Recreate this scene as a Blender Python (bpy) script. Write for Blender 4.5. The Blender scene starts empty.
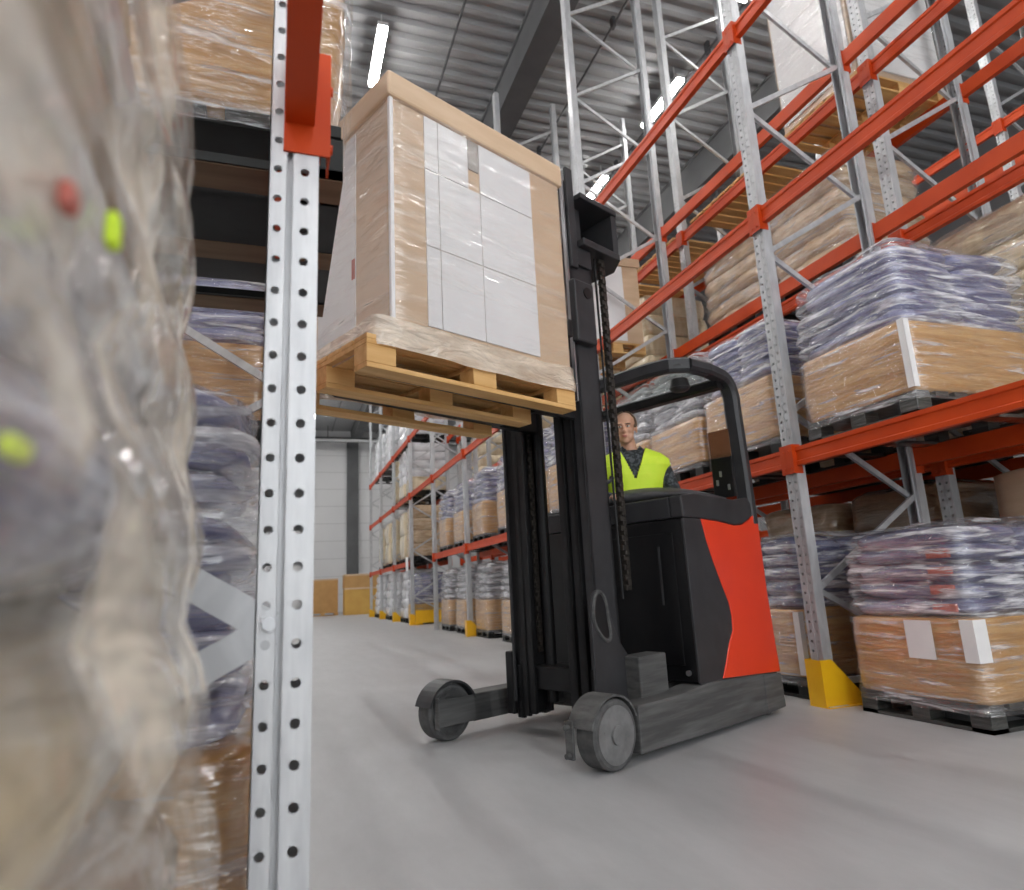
import bpy, bmesh, math, random
from mathutils import Vector, Matrix, noise
from math import sin, cos, pi, radians, sqrt

SC = bpy.context.scene
COL = SC.collection
rnd = random.Random(7)

# ------------------------------------------------------------------ materials
def new_mat(name):
    m = bpy.data.materials.new(name)
    m.use_nodes = True
    nt = m.node_tree
    b = nt.nodes['Principled BSDF']
    return m, nt, b, nt.nodes['Material Output']

def coords(nt, scale=(1, 1, 1), rot=(0, 0, 0), kind='Object'):
    tc = nt.nodes.new('ShaderNodeTexCoord')
    mp = nt.nodes.new('ShaderNodeMapping')
    mp.inputs['Scale'].default_value = scale
    mp.inputs['Rotation'].default_value = rot
    nt.links.new(tc.outputs[kind], mp.inputs['Vector'])
    return mp.outputs['Vector']

def noise_tex(nt, vec, scale, detail=4, rough=0.55, dist=0.0):
    n = nt.nodes.new('ShaderNodeTexNoise')
    n.inputs['Scale'].default_value = scale
    n.inputs['Detail'].default_value = detail
    n.inputs['Roughness'].default_value = rough
    n.inputs['Distortion'].default_value = dist
    nt.links.new(vec, n.inputs['Vector'])
    return n.outputs['Fac']

def ramp(nt, fac, stops):
    r = nt.nodes.new('ShaderNodeValToRGB')
    el = r.color_ramp.elements
    while len(el) < len(stops):
        el.new(0.5)
    for e, (p, c) in zip(el, stops):
        e.position = p
        e.color = (c[0], c[1], c[2], 1) if not isinstance(c, (int, float)) else (c, c, c, 1)
    nt.links.new(fac, r.inputs['Fac'])
    return r.outputs['Color']

def bump(nt, b, height, strength, dist=0.01):
    bp = nt.nodes.new('ShaderNodeBump')
    bp.inputs['Strength'].default_value = strength
    bp.inputs['Distance'].default_value = dist
    nt.links.new(height, bp.inputs['Height'])
    nt.links.new(bp.outputs['Normal'], b.inputs['Normal'])
    return bp

def mat(name, c1, c2=None, rough=0.6, metal=0.0, nscale=(4, 4, 4), lo=0.35, hi=0.65, bmp=0.0, bscale=(60, 60, 60), coat=0.0, spec=0.5, bdist=0.005):
    m, nt, b, out = new_mat(name)
    b.inputs['Base Color'].default_value = (*c1, 1)
    b.inputs['Roughness'].default_value = rough
    b.inputs['Metallic'].default_value = metal
    b.inputs['Coat Weight'].default_value = coat
    b.inputs['Coat Roughness'].default_value = 0.12
    b.inputs['Specular IOR Level'].default_value = spec
    if c2 is not None:
        f = noise_tex(nt, coords(nt, nscale), 1.0, 5)
        nt.links.new(ramp(nt, f, [(lo, c1), (hi, c2)]), b.inputs['Base Color'])
    if bmp:
        f = noise_tex(nt, coords(nt, bscale), 1.0, 4)
        bump(nt, b, f, bmp, bdist)
    return m

def wrapped(name, cols, nscale=(2.2, 2.2, 26), rough=0.34, coat=1.0, bmp=0.8, bscale=(4, 4, 26), rot=(0.05, -0.06, 0.0), white=0.35, wcol=(0.80, 0.79, 0.80)):
    """goods seen through tight glossy stretch film: colour bands plus milky stretched streaks of film"""
    m, nt, b, out = new_mat(name)
    f = noise_tex(nt, coords(nt, nscale, rot), 1.0, 5, 0.6)
    n = len(cols)
    stops = [(0.30 + 0.40 * i / max(1, n - 1), c) for i, c in enumerate(cols)]
    base = ramp(nt, f, stops)
    g = noise_tex(nt, coords(nt, (1.6, 1.6, 48), (0.09, 0.05, 0.4)), 1.0, 3, 0.6, 0.3)
    wm = ramp(nt, g, [(0.52, 0.0), (0.72, white)])  # whitish film, partly highlights painted into the colour
    mix = nt.nodes.new('ShaderNodeMix')
    mix.data_type = 'RGBA'
    nt.links.new(wm, mix.inputs['Factor'])
    nt.links.new(base, mix.inputs[6])
    mix.inputs[7].default_value = (*wcol, 1)
    nt.links.new(mix.outputs[2], b.inputs['Base Color'])
    b.inputs['Roughness'].default_value = rough
    b.inputs['Coat Weight'].default_value = coat
    b.inputs['Coat Roughness'].default_value = 0.08
    h = noise_tex(nt, coords(nt, bscale, rot), 1.0, 3, 0.6, 0.4)
    bump(nt, b, h, bmp, 0.045)
    return m

def film_mat(name, lo=0.06, hi=0.5, tint=(0.9, 0.9, 0.92), bscale=(4, 4, 26), bmp=0.6, rough=0.14, sc=(2.0, 2.0, 22), p0=0.45, p1=0.75, rot=(0.06, -0.05, 0.2), gloss=0.10):
    m, nt, b, out = new_mat(name)
    b.inputs['Base Color'].default_value = (*tint, 1)
    b.inputs['Roughness'].default_value = rough
    b.inputs['Specular IOR Level'].default_value = 0.9
    h = noise_tex(nt, coords(nt, bscale, rot), 1.0, 3, 0.55, 0.5)
    bp = bump(nt, b, h, bmp, 0.06)
    gl = nt.nodes.new('ShaderNodeBsdfGlossy')
    gl.inputs['Roughness'].default_value = rough
    gl.inputs['Color'].default_value = (1, 1, 1, 1)
    nt.links.new(bp.outputs['Normal'], gl.inputs['Normal'])
    f = noise_tex(nt, coords(nt, sc, rot), 1.0, 4, 0.6, 0.4)
    fac = ramp(nt, f, [(p0, lo), (p1, hi)])
    tr = nt.nodes.new('ShaderNodeBsdfTransparent')
    mx = nt.nodes.new('ShaderNodeMixShader')
    m0 = nt.nodes.new('ShaderNodeMixShader')
    m0.inputs['Fac'].default_value = gloss
    nt.links.new(tr.outputs[0], m0.inputs[1])
    nt.links.new(gl.outputs[0], m0.inputs[2])
    nt.links.new(fac, mx.inputs['Fac'])
    nt.links.new(m0.outputs[0], mx.inputs[1])
    nt.links.new(b.outputs[0], mx.inputs[2])
    nt.links.new(mx.outputs[0], out.inputs['Surface'])
    return m

M = {}
M['galv'] = mat('galvanized_steel', (0.58, 0.59, 0.605), (0.46, 0.47, 0.485), 0.40, 0.35, (18, 18, 5))
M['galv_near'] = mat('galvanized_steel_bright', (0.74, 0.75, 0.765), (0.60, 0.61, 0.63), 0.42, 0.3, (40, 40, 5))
M['orange'] = mat('orange_painted_steel', (0.58, 0.062, 0.006), (0.50, 0.048, 0.005), 0.45, 0.0, (3, 3, 3), spec=0.3)
M['yellow'] = mat('yellow_painted_steel', (0.95, 0.54, 0.012), (0.90, 0.48, 0.01), 0.4, 0.0, (6, 6, 6), coat=0.2)
M['kraft'] = wrapped('wrapped_cardboard', [(0.40, 0.185, 0.05), (0.53, 0.28, 0.09), (0.66, 0.39, 0.15)], (1.5, 1.5, 18), bmp=0.35, white=0.16, wcol=(0.88, 0.72, 0.46))
M['kraft_plain'] = mat('plain_cardboard', (0.50, 0.28, 0.10), (0.56, 0.32, 0.12), 0.7, 0, (3, 3, 3))
M['kraft_gold'] = mat('golden_cardboard', (0.60, 0.34, 0.08), (0.66, 0.40, 0.10), 0.7, 0, (2, 2, 2))
M['kraft_lift'] = mat('light_cardboard', (0.60, 0.42, 0.27), (0.67, 0.49, 0.33), 0.5, 0, (3, 3, 14), coat=0.35, bmp=0.12, bscale=(5, 5, 30))
M['carton_white'] = mat('white_carton_board', (0.83, 0.82, 0.82), (0.78, 0.77, 0.78), 0.5, 0, (4, 4, 4), coat=0.2)
M['slot_grey'] = mat('grey_gap_board', (0.40, 0.37, 0.34), None, 0.7)
M['sack_blue'] = wrapped('lavender_blue_sack', [(0.06, 0.065, 0.17), (0.19, 0.20, 0.38), (0.46, 0.47, 0.66)], (3, 3, 16), white=0.6, wcol=(0.83, 0.82, 0.90), bmp=0.5)
M['sack_navy'] = wrapped('navy_sack', [(0.03, 0.035, 0.10), (0.12, 0.13, 0.27), (0.40, 0.42, 0.58)], (3, 3, 18), white=0.6, wcol=(0.80, 0.80, 0.88), bmp=0.6)
M['sack_grey'] = wrapped('grey_sack', [(0.12, 0.12, 0.14), (0.34, 0.35, 0.39), (0.66, 0.67, 0.71)], (3, 3, 16), white=0.6, bmp=0.5)
M['sack_white'] = wrapped('white_sack', [(0.52, 0.53, 0.57), (0.70, 0.71, 0.74), (0.82, 0.82, 0.84)], (3, 3, 8), white=0.5, bmp=0.5)
M['sack_tan'] = wrapped('tan_paper_sack', [(0.40, 0.26, 0.14), (0.56, 0.40, 0.25), (0.68, 0.54, 0.38)], (4, 4, 12), white=0.45, wcol=(0.85, 0.76, 0.62), bmp=0.5)
M['sack_cream'] = wrapped('cream_paper_sack', [(0.58, 0.46, 0.28), (0.70, 0.58, 0.38), (0.80, 0.70, 0.52)], (8, 8, 3), white=0.4, wcol=(0.88, 0.82, 0.66), bmp=0.4)
M['sack_brown'] = wrapped('brown_paper_sack', [(0.22, 0.13, 0.07), (0.34, 0.21, 0.11)], (4, 4, 10), white=0.25, wcol=(0.6, 0.48, 0.34))
M['film'] = film_mat('clear_stretch_film', 0.045, 0.62, (0.95, 0.95, 0.98), (3.5, 3.5, 20), 1.0, 0.10, (2.2, 2.2, 24), 0.54, 0.72)
M['film_bag'] = film_mat('milky_stretch_film', 0.07, 0.85, (0.95, 0.95, 0.99), (4, 4, 22), 1.0, 0.12, (2.6, 2.6, 26), 0.47, 0.68)  # milky film whose denser streaks also paint in white highlights
M['film_skirt'] = film_mat('bunched_stretch_film', 0.45, 0.90, (0.88, 0.76, 0.62), (6, 6, 18), 0.8, 0.15, (3, 3, 12), 0.4, 0.7)
M['film_lift'] = film_mat('stretch_film_on_carton', 0.05, 0.42, (0.95, 0.92, 0.88), (3, 3, 16), 0.35, 0.16, (1.2, 1.2, 12), 0.5, 0.8, (0.2, -0.25, 0.1))
M['film_near'] = film_mat('slack_milky_film', 0.16, 0.80, (1.0, 0.90, 0.75), (6, 4, 6), 1.0, 0.13, (3.6, 2.6, 3.2), 0.46, 0.62, (0.3, 0.2, 0.5))
M['plastic_black'] = mat('black_plastic_pallet', (0.008, 0.009, 0.009), (0.016, 0.017, 0.016), 0.45, 0, (12, 12, 12), spec=0.3)
M['plastic_film'] = wrapped('filmed_black_pallet', [(0.010, 0.011, 0.011), (0.025, 0.027, 0.025), (0.06, 0.065, 0.06)], (3, 3, 40), white=0.14, wcol=(0.32, 0.33, 0.30), bmp=0.4)
M['wood'] = mat('raw_pine_wood', (0.62, 0.34, 0.11), (0.74, 0.46, 0.19), 0.65, 0, (2.0, 26, 26), bmp=0.15, bscale=(4, 60, 60))
M['wood_dark'] = mat('weathered_dark_wood', (0.14, 0.09, 0.05), (0.20, 0.13, 0.075), 0.8, 0, (3, 22, 22))
M['paper'] = mat('white_paper', (0.84, 0.83, 0.82), (0.80, 0.79, 0.79), 0.6, 0, (5, 5, 5))
M['tape_red'] = mat('faded_red_print', (0.55, 0.09, 0.05), (0.42, 0.10, 0.07), 0.5, 0, (20, 20, 20), coat=0.4)
# truck
M['t_black'] = mat('black_mast_steel', (0.009, 0.009, 0.010), (0.015, 0.015, 0.016), 0.42, 0, (8, 8, 8), spec=0.3)
M['t_char'] = mat('charcoal_painted_steel', (0.030, 0.030, 0.033), (0.042, 0.042, 0.045), 0.42, 0, (6, 6, 6), spec=0.35)
M['t_panel'] = mat('black_battery_panel', (0.005, 0.005, 0.006), (0.010, 0.010, 0.011), 0.34, 0, (6, 6, 3), spec=0.35)
M['t_base'] = mat('scuffed_grey_chassis', (0.06, 0.06, 0.06), (0.13, 0.13, 0.128), 0.62, 0, (2.5, 8, 30), 0.38, 0.72, bmp=0.2, bscale=(4, 10, 40))
M['t_red'] = mat('red_painted_panel', (0.83, 0.055, 0.018), (0.78, 0.048, 0.016), 0.36, 0, (3, 3, 3), coat=0.35)
M['rubber'] = mat('grey_polyurethane_tyre', (0.060, 0.060, 0.060), (0.10, 0.10, 0.10), 0.7, 0, (20, 20, 20), bmp=0.2)
M['hub'] = mat('dusty_wheel_disc', (0.13, 0.13, 0.13), (0.20, 0.20, 0.20), 0.6, 0.1, (14, 14, 14))
M['chrome'] = mat('bare_bright_steel', (0.55, 0.56, 0.58), None, 0.3, 0.9)
M['chain'] = mat('oiled_chain_steel', (0.030, 0.026, 0.024), (0.07, 0.06, 0.05), 0.45, 0.5, (40, 40, 40))
M['vinyl'] = mat('dark_vinyl', (0.035, 0.036, 0.04), (0.05, 0.05, 0.055), 0.5, 0, (15, 15, 15), bmp=0.08)
# person
M['skin'] = mat('skin', (0.62, 0.33, 0.21), (0.66, 0.37, 0.25), 0.5, 0, (25, 25, 25))
M['hair'] = mat('cropped_brown_hair', (0.12, 0.075, 0.045), (0.18, 0.12, 0.075), 0.75, 0, (90, 90, 90), bmp=0.3, bscale=(200, 200, 200))
M['vest'] = mat('high_visibility_yellow_cloth', (0.70, 0.95, 0.045), (0.78, 0.98, 0.07), 0.65, 0, (10, 10, 10), bmp=0.25, bscale=(14, 14, 14), bdist=0.02)
M['shirt'] = mat('dark_check_shirt', (0.010, 0.015, 0.018), (0.075, 0.085, 0.095), 0.75, 0, (38, 38, 38), 0.48, 0.56)
M['eye'] = mat('eye_white', (0.75, 0.73, 0.70), None, 0.3)
M['iris'] = mat('dark_iris', (0.05, 0.04, 0.03), None, 0.3)
M['lip'] = mat('lip', (0.50, 0.17, 0.13), None, 0.5)
# building
M['ceil'] = mat('grey_metal_deck', (0.31, 0.313, 0.317), (0.28, 0.283, 0.286), 0.55, 0.0, (0.6, 0.6, 0.6))
M['girder'] = mat('grey_steel_girder', (0.11, 0.112, 0.115), (0.08, 0.082, 0.085), 0.6, 0, (1.2, 1.2, 1.2))
M['dark_pipe'] = mat('dark_conduit', (0.07, 0.07, 0.075), None, 0.5)
M['white_pipe'] = mat('pale_pipe', (0.62, 0.63, 0.64), None, 0.45)

def wall_mat():
    m, nt, b, out = new_mat('white_wall_panels')
    f = noise_tex(nt, coords(nt, (0.5, 0.5, 0.3)), 1.0, 3)
    c = ramp(nt, f, [(0.3, (0.66, 0.66, 0.67)), (0.7, (0.72, 0.72, 0.725))])
    w = nt.nodes.new('ShaderNodeTexWave')
    w.wave_type = 'BANDS'
    w.bands_direction = 'Z'
    w.inputs['Scale'].default_value = 0.31
    nt.links.new(coords(nt), w.inputs['Vector'])
    k = ramp(nt, w.outputs['Fac'], [(0.0, 0.82), (0.015, 1.0)])
    mx = nt.nodes.new('ShaderNodeMix')
    mx.data_type = 'RGBA'
    mx.blend_type = 'MULTIPLY'
    mx.inputs['Factor'].default_value = 1.0
    nt.links.new(c, mx.inputs[6])
    nt.links.new(k, mx.inputs[7])
    nt.links.new(mx.outputs[2], b.inputs['Base Color'])
    b.inputs['Roughness'].default_value = 0.6
    return m
M['wall'] = wall_mat()

def floor_mat():
    m, nt, b, out = new_mat('polished_concrete')
    f1 = noise_tex(nt, coords(nt, (0.55, 0.40, 1)), 1.0, 6, 0.6, 0.6)
    f2 = noise_tex(nt, coords(nt, (6, 1.6, 1), (0, 0, 0.5)), 1.0, 6, 0.7)
    add = nt.nodes.new('ShaderNodeMath')
    add.operation = 'MULTIPLY_ADD'
    nt.links.new(f2, add.inputs[0])
    add.inputs[1].default_value = 0.45
    nt.links.new(f1, add.inputs[2])
    c = ramp(nt, add.outputs[0], [(0.45, (0.34, 0.342, 0.35)), (0.70, (0.42, 0.422, 0.43)), (0.92, (0.49, 0.492, 0.50))])
    nt.links.new(c, b.inputs['Base Color'])
    r = ramp(nt, f1, [(0.3, 0.34), (0.7, 0.55)])
    nt.links.new(r, b.inputs['Roughness'])
    bump(nt, b, f2, 0.04, 0.01)
    return m
M['floor'] = floor_mat()

def glow_mat(strength):
    m, nt, b, out = new_mat('lit_lamp_diffuser')
    b.inputs['Base Color'].default_value = (0.9, 0.9, 0.9, 1)
    b.inputs['Emission Color'].default_value = (1.0, 0.985, 0.96, 1)
    b.inputs['Emission Strength'].default_value = strength
    return m
M['glow'] = glow_mat(42)

def glass_mat():
    m, nt, b, out = new_mat('clear_roof_glass')
    b.inputs['Base Color'].default_value = (0.75, 0.80, 0.78, 1)
    b.inputs['Roughness'].default_value = 0.03
    tr = nt.nodes.new('ShaderNodeBsdfTransparent')
    tr.inputs['Color'].default_value = (0.92, 0.95, 0.93, 1)
    gl = nt.nodes.new('ShaderNodeBsdfGlossy')
    gl.inputs['Roughness'].default_value = 0.02
    mx = nt.nodes.new('ShaderNodeMixShader')
    mx.inputs['Fac'].default_value = 0.16
    nt.links.new(tr.outputs[0], mx.inputs[1])
    nt.links.new(gl.outputs[0], mx.inputs[2])
    nt.links.new(mx.outputs[0], out.inputs['Surface'])
    return m
M['glass'] = glass_mat()
def smoke_mat():
    m, nt, b, out = new_mat('brown_tinted_screen')
    tr = nt.nodes.new('ShaderNodeBsdfTransparent')
    tr.inputs['Color'].default_value = (0.55, 0.36, 0.24, 1)
    b.inputs['Base Color'].default_value = (0.30, 0.16, 0.09, 1)
    b.inputs['Roughness'].default_value = 0.2
    mx = nt.nodes.new('ShaderNodeMixShader')
    mx.inputs['Fac'].default_value = 0.4
    nt.links.new(tr.outputs[0], mx.inputs[1])
    nt.links.new(b.outputs[0], mx.inputs[2])
    nt.links.new(mx.outputs[0], out.inputs['Surface'])
    return m
M['smoke'] = smoke_mat()

# ------------------------------------------------------------------ mesh building
class MB:
    def __init__(s):
        s.bm = bmesh.new()
    def box(s, c, d, rot=None, bev=0.0):
        mtx = Matrix.Translation(Vector(c)) @ (rot.to_4x4() if rot is not None else Matrix.Identity(4)) @ Matrix.Diagonal((d[0], d[1], d[2], 1))
        r = bmesh.ops.create_cube(s.bm, size=1.0, matrix=mtx)
        if bev:
            es = set()
            for v in r['verts']:
                es.update(v.link_edges)
            bmesh.ops.bevel(s.bm, geom=list(es), offset=bev, segments=2, profile=0.5, affect='EDGES')
        return s
    def b(s, x0, x1, y0, y1, z0, z1, bev=0.0):
        return s.box(((x0 + x1) / 2, (y0 + y1) / 2, (z0 + z1) / 2), (abs(x1 - x0), abs(y1 - y0), abs(z1 - z0)), None, bev)
    def cyl(s, p0, p1, r0, r1=None, n=20):
        p0, p1 = Vector(p0), Vector(p1)
        d = p1 - p0
        q = d.to_track_quat('Z', 'Y').to_matrix().to_4x4()
        mtx = Matrix.Translation((p0 + p1) / 2) @ q
        bmesh.ops.create_cone(s.bm, cap_ends=True, segments=n, radius1=r0, radius2=r0 if r1 is None else r1, depth=d.length, matrix=mtx)
        return s
    def ell(s, c, r, rot=None, u=20, v=12):
        mtx = Matrix.Translation(Vector(c)) @ (rot.to_4x4() if rot is not None else Matrix.Identity(4)) @ Matrix.Diagonal((r[0], r[1], r[2], 1))
        bmesh.ops.create_uvsphere(s.bm, u_segments=u, v_segments=v, radius=1.0, matrix=mtx)
        return s
    def prism(s, pts, h0, h1, axis='Y', bev=0.0):
        """pts: 2-D polygon; axis Y -> (x,z) extruded in y; X -> (y,z) in x; Z -> (x,y) in z"""
        def P(a, b_, h):
            return {'Y': (a, h, b_), 'X': (h, a, b_), 'Z': (a, b_, h)}[axis]
        v0 = [s.bm.verts.new(P(a, b_, h0)) for a, b_ in pts]
        v1 = [s.bm.verts.new(P(a, b_, h1)) for a, b_ in pts]
        n = len(pts)
        fs = [s.bm.faces.new(v0), s.bm.faces.new(v1)]
        for i in range(n):
            fs.append(s.bm.faces.new((v0[i], v0[(i + 1) % n], v1[(i + 1) % n], v1[i])))
        bmesh.ops.recalc_face_normals(s.bm, faces=fs)
        if bev:
            es = set()
            for f in fs:
                es.update(f.edges)
            bmesh.ops.bevel(s.bm, geom=list(es), offset=bev, segments=2, profile=0.5, affect='EDGES')
        return s
    def sweep(s, path, prof, up=(0, 0, 1), closed=False):
        """prof: list of (side, up) offsets swept along path with mitred joints"""
        path = [Vector(p) for p in path]
        n = len(path)
        rings = []
        upv = Vector(up)
        for i, p in enumerate(path):
            a = path[(i - 1) % n] if (i > 0 or closed) else None
            c = path[(i + 1) % n] if (i < n - 1 or closed) else None
            t1 = (p - a).normalized() if a is not None else None
            t2 = (c - p).normalized() if c is not None else None
            t = (t1 + t2).normalized() if (t1 is not None and t2 is not None) else (t1 or t2)
            side = t.cross(upv)
            if side.length < 1e-4:
                side = t.cross(Vector((1, 0, 0)))
            side.normalize()
            u2 = side.cross(t).normalized()
            k = 1.0
            if t1 is not None and t2 is not None:
                k = 1.0 / max(0.5, t.dot(t1))
            ring = []
            bend = (t2 - t1) if (t1 is not None and t2 is not None) else Vector((0, 0, 0))
            for (a_, b_) in prof:
                off = side * a_ + u2 * b_
                if bend.length > 1e-4:
                    bn = bend.normalized()
                    off = off + bn * (off.dot(bn) * (k - 1))
                ring.append(s.bm.verts.new(p + off))
            rings.append(ring)
        m = len(prof)
        fs = []
        for i in range(n - 1 + (1 if closed else 0)):
            r0, r1 = rings[i], rings[(i + 1) % n]
            for j in range(m):
                fs.append(s.bm.faces.new((r0[j], r0[(j + 1) % m], r1[(j + 1) % m], r1[j])))
        if not closed:
            fs.append(s.bm.faces.new(rings[0][::-1]))
            fs.append(s.bm.faces.new(rings[-1]))
        bmesh.ops.recalc_face_normals(s.bm, faces=fs)
        return s
    def tube(s, path, r, n=8):
        return s.sweep(path, [(r * cos(2 * pi * k / n), r * sin(2 * pi * k / n)) for k in range(n)])
    def grid_rings(s, rings, cap0=True, cap1=True):
        vs = [[s.bm.verts.new(p) for p in r] for r in rings]
        n = len(rings[0])
        for a, b_ in zip(vs, vs[1:]):
            for j in range(n):
                s.bm.faces.new((a[j], a[(j + 1) % n], b_[(j + 1) % n], b_[j]))
        if cap0:
            s.bm.faces.new(vs[0][::-1])
        if cap1:
            s.bm.faces.new(vs[-1])
        return s
    def holes(s, o, ux, w, z0, z1, pitch, r, n=8, off=0.0, depth=None):
        """a strip of sheet steel, w wide along ux from o, punched by one column of round holes"""
        o, ux = Vector(o), Vector(ux)
        uz = Vector((0, 0, 1))
        bm = s.bm
        nc = int((z1 - z0) / pitch)
        def V(x, z):
            return bm.verts.new(o + ux * x + uz * z)
        prev = (V(0, z0), V(w, z0))
        zt = z0
        for k in range(nc):
            za, zb = z0 + k * pitch, z0 + (k + 1) * pitch
            c = [prev[0], prev[1], V(w, zb), V(0, zb)]
            cz = za + pitch * 0.5
            ring = [V(w / 2 + r * cos(-3 * pi / 4 + 2 * pi * j / n), cz + r * sin(-3 * pi / 4 + 2 * pi * j / n)) for j in range(n)]
            q = n // 4
            for i in range(4):
                idx = [(i * q + j) % n for j in range(q, -1, -1)]
                bm.faces.new([c[i], c[(i + 1) % 4]] + [ring[j] for j in idx])
            if depth is not None:
                dv = Vector(depth)
                r2 = [bm.verts.new(v.co + dv) for v in ring]
                for j in range(n):
                    bm.faces.new((ring[j], ring[(j + 1) % n], r2[(j + 1) % n], r2[j]))
            prev = (c[3], c[2])
            zt = zb
        if z1 - zt > 1e-4:
            bm.faces.new((prev[0], prev[1], V(w, z1), V(0, z1)))
        return s
    def mesh(s, name, m, smooth=False):
        me = bpy.data.meshes.new(name)
        s.bm.normal_update()
        s.bm.to_mesh(me)
        s.bm.free()
        me.materials.append(M[m] if isinstance(m, str) else m)
        if smooth:
            me.polygons.foreach_set('use_smooth', [True] * len(me.polygons))
        return me
    def build(s, name, m, parent=None, loc=None, smooth=False, rot=None):
        return put(name, s.mesh(name, m, smooth), parent, loc, rot)

def put(name, me, parent=None, loc=None, rot=None):
    o = bpy.data.objects.new(name, me)
    COL.objects.link(o)
    if parent is not None:
        o.parent = parent
    if loc is not None:
        o.location = loc
    if rot is not None:
        o.rotation_euler = rot
    return o

def tag(o, label, cat, group=None, kind=None):
    o['label'] = label
    o['category'] = cat
    if group:
        o['group'] = group
    if kind:
        o['kind'] = kind
    return o

def thing(name, label, cat, loc=(0, 0, 0), rz=0.0, group=None):
    o = bpy.data.objects.new(name, None)
    o.empty_display_size = 0.1
    COL.objects.link(o)
    o.location = loc
    o.rotation_euler = (0, 0, rz)
    return tag(o, label, cat, group)

def struct(o):
    o['kind'] = 'structure'
    return o

def copy_tree(root, loc, rz, label, group=None):
    kids = {}
    for ob in ALL_CHILDREN(root):
        kids.setdefault(ob.parent.name, []).append(ob)
    def rec(o, parent):
        c = o.copy()
        COL.objects.link(c)
        if parent is not None:
            c.parent = parent
        for ch in kids.get(o.name, []):
            rec(ch, c)
        return c
    r = rec(root, None)
    r.location = loc
    r.rotation_euler = (0, 0, rz)
    r['label'] = label
    if group:
        r['group'] = group
    elif 'group' in r:
        del r['group']
    return r

def ALL_CHILDREN(root):
    out = []
    st = [root]
    while st:
        o = st.pop()
        for ch in o.children:
            out.append(ch)
            st.append(ch)
    return out

# ------------------------------------------------------------------ camera
cam_d = bpy.data.cameras.new('camera')
cam = bpy.data.objects.new('camera', cam_d)
COL.objects.link(cam)
R = Matrix(((0.9451, 0.0222, 0.3260), (-0.3229, 0.2150, 0.9217), (-0.0496, -0.9764, 0.2104)))
cx, cz_ = R.col[0].normalized(), R.col[2].normalized()
cy = cz_.cross(cx).normalized()
cx = cy.cross(cz_).normalized()
m3 = Matrix((cx, -cy, -cz_)).transposed()
cam.matrix_world = Matrix.Translation((0, 0, 0.9)) @ m3.to_4x4()
cam_d.sensor_width = 36.0
cam_d.sensor_fit = 'HORIZONTAL'
cam_d.lens = 662.0 / 1024 * 36.0
cam_d.clip_start = 0.01
cam_d.clip_end = 200
cam_d.dof.use_dof = True
cam_d.dof.focus_distance = 2.6
cam_d.dof.aperture_fstop = 3.6
SC.camera = cam

# ------------------------------------------------------------------ building shell
X0, X1, Y0, Y1, ZC = -7.0, 15.0, -8.0, 40.0, 10.6
struct(MB().b(X0, X1, Y0, Y1, -0.2, 0.0).build('floor', 'floor'))
struct(MB().b(X0, X1, Y1, Y1 + 0.2, 0, ZC + 0.4).build('wall_back', 'wall'))
struct(MB().b(X0, X1, Y0 - 0.2, Y0, 0, ZC + 0.4).build('wall_front', 'wall'))
struct(MB().b(X0 - 0.2, X0, Y0, Y1, 0, ZC + 0.4).build('wall_left', 'wall'))
M['wall_grey'] = mat('grey_wall_panels', (0.26, 0.262, 0.268), (0.22, 0.222, 0.228), 0.6, 0, (0.4, 0.4, 0.4))
struct(MB().b(X1, X1 + 0.2, Y0, Y1, 0, ZC + 0.4).build('wall_right', 'wall_grey'))
def fill_panel_mat():  # emission for the added fill light, no real glazing
    m, nt, b, out = new_mat('daylit_window_glazing')
    b.inputs['Base Color'].default_value = (0.8, 0.82, 0.85, 1)
    b.inputs['Emission Color'].default_value = (0.93, 0.97, 1.0, 1)
    b.inputs['Emission Strength'].default_value = 1.6
    return m
M['window'] = fill_panel_mat()
for k in range(3):  # invented glowing panels behind the camera, added to fill light from the front
    xw = -4.5 + 5.2 * k
    wf = struct(MB().b(xw - 0.08, xw + 4.88, Y0, Y0 + 0.10, 0.92, 1.0).b(xw - 0.08, xw + 4.88, Y0, Y0 + 0.10, 7.0, 7.08).b(xw - 0.08, xw, Y0, Y0 + 0.10, 1.0, 7.0).b(xw + 4.8, xw + 4.88, Y0, Y0 + 0.10, 1.0, 7.0).build('window_%d' % (k + 1), 'white_pipe'))
    MB().b(xw, xw + 4.8, Y0 + 0.01, Y0 + 0.05, 1.0, 7.0).build('window_pane', 'window', wf)
mb = MB()
pit, dep = 0.31, 0.085
prof = []
y = Y0
while y < Y1 + 0.2:
    prof += [(y, ZC), (y + 0.10, ZC), (y + 0.145, ZC + dep), (y + 0.265, ZC + dep)]
    y += pit
prof.append((y, ZC))
pts = prof + [(y, ZC + 0.35), (Y0, ZC + 0.35)]
va = [mb.bm.verts.new((X0, a, b_)) for a, b_ in prof]
vb = [mb.bm.verts.new((X1, a, b_)) for a, b_ in prof]
for i in range(len(prof) - 1):
    mb.bm.faces.new((va[i], vb[i], vb[i + 1], va[i + 1]))
struct(mb.build('ceiling', 'ceil'))
struct(MB().b(X0, X1, Y0 - 0.2, Y1 + 0.3, ZC + 0.36, ZC + 0.45).build('ceiling', 'ceil'))
def girder(x0, x1, z0, n):
    g = MB()
    g.b(x0, x1, Y0, Y1, z0, z0 + 0.05)
    g.b((x0 + x1) / 2 - 0.13, (x0 + x1) / 2 + 0.13, Y0, Y1, z0 + 0.05, ZC - 0.05)
    g.b(x0, x1, Y0, Y1, ZC - 0.05, ZC)
    g.b(x0 + 0.03, x0 + 0.10, Y0, Y1, z0 + 0.05, ZC - 0.05)
    struct(g.build('trim_%d' % n, 'girder'))
girder(3.80, 4.25, 9.90, 1)
girder(8.95, 9.45, 9.75, 2)
girder(-1.6, -1.15, 9.90, 3)
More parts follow.
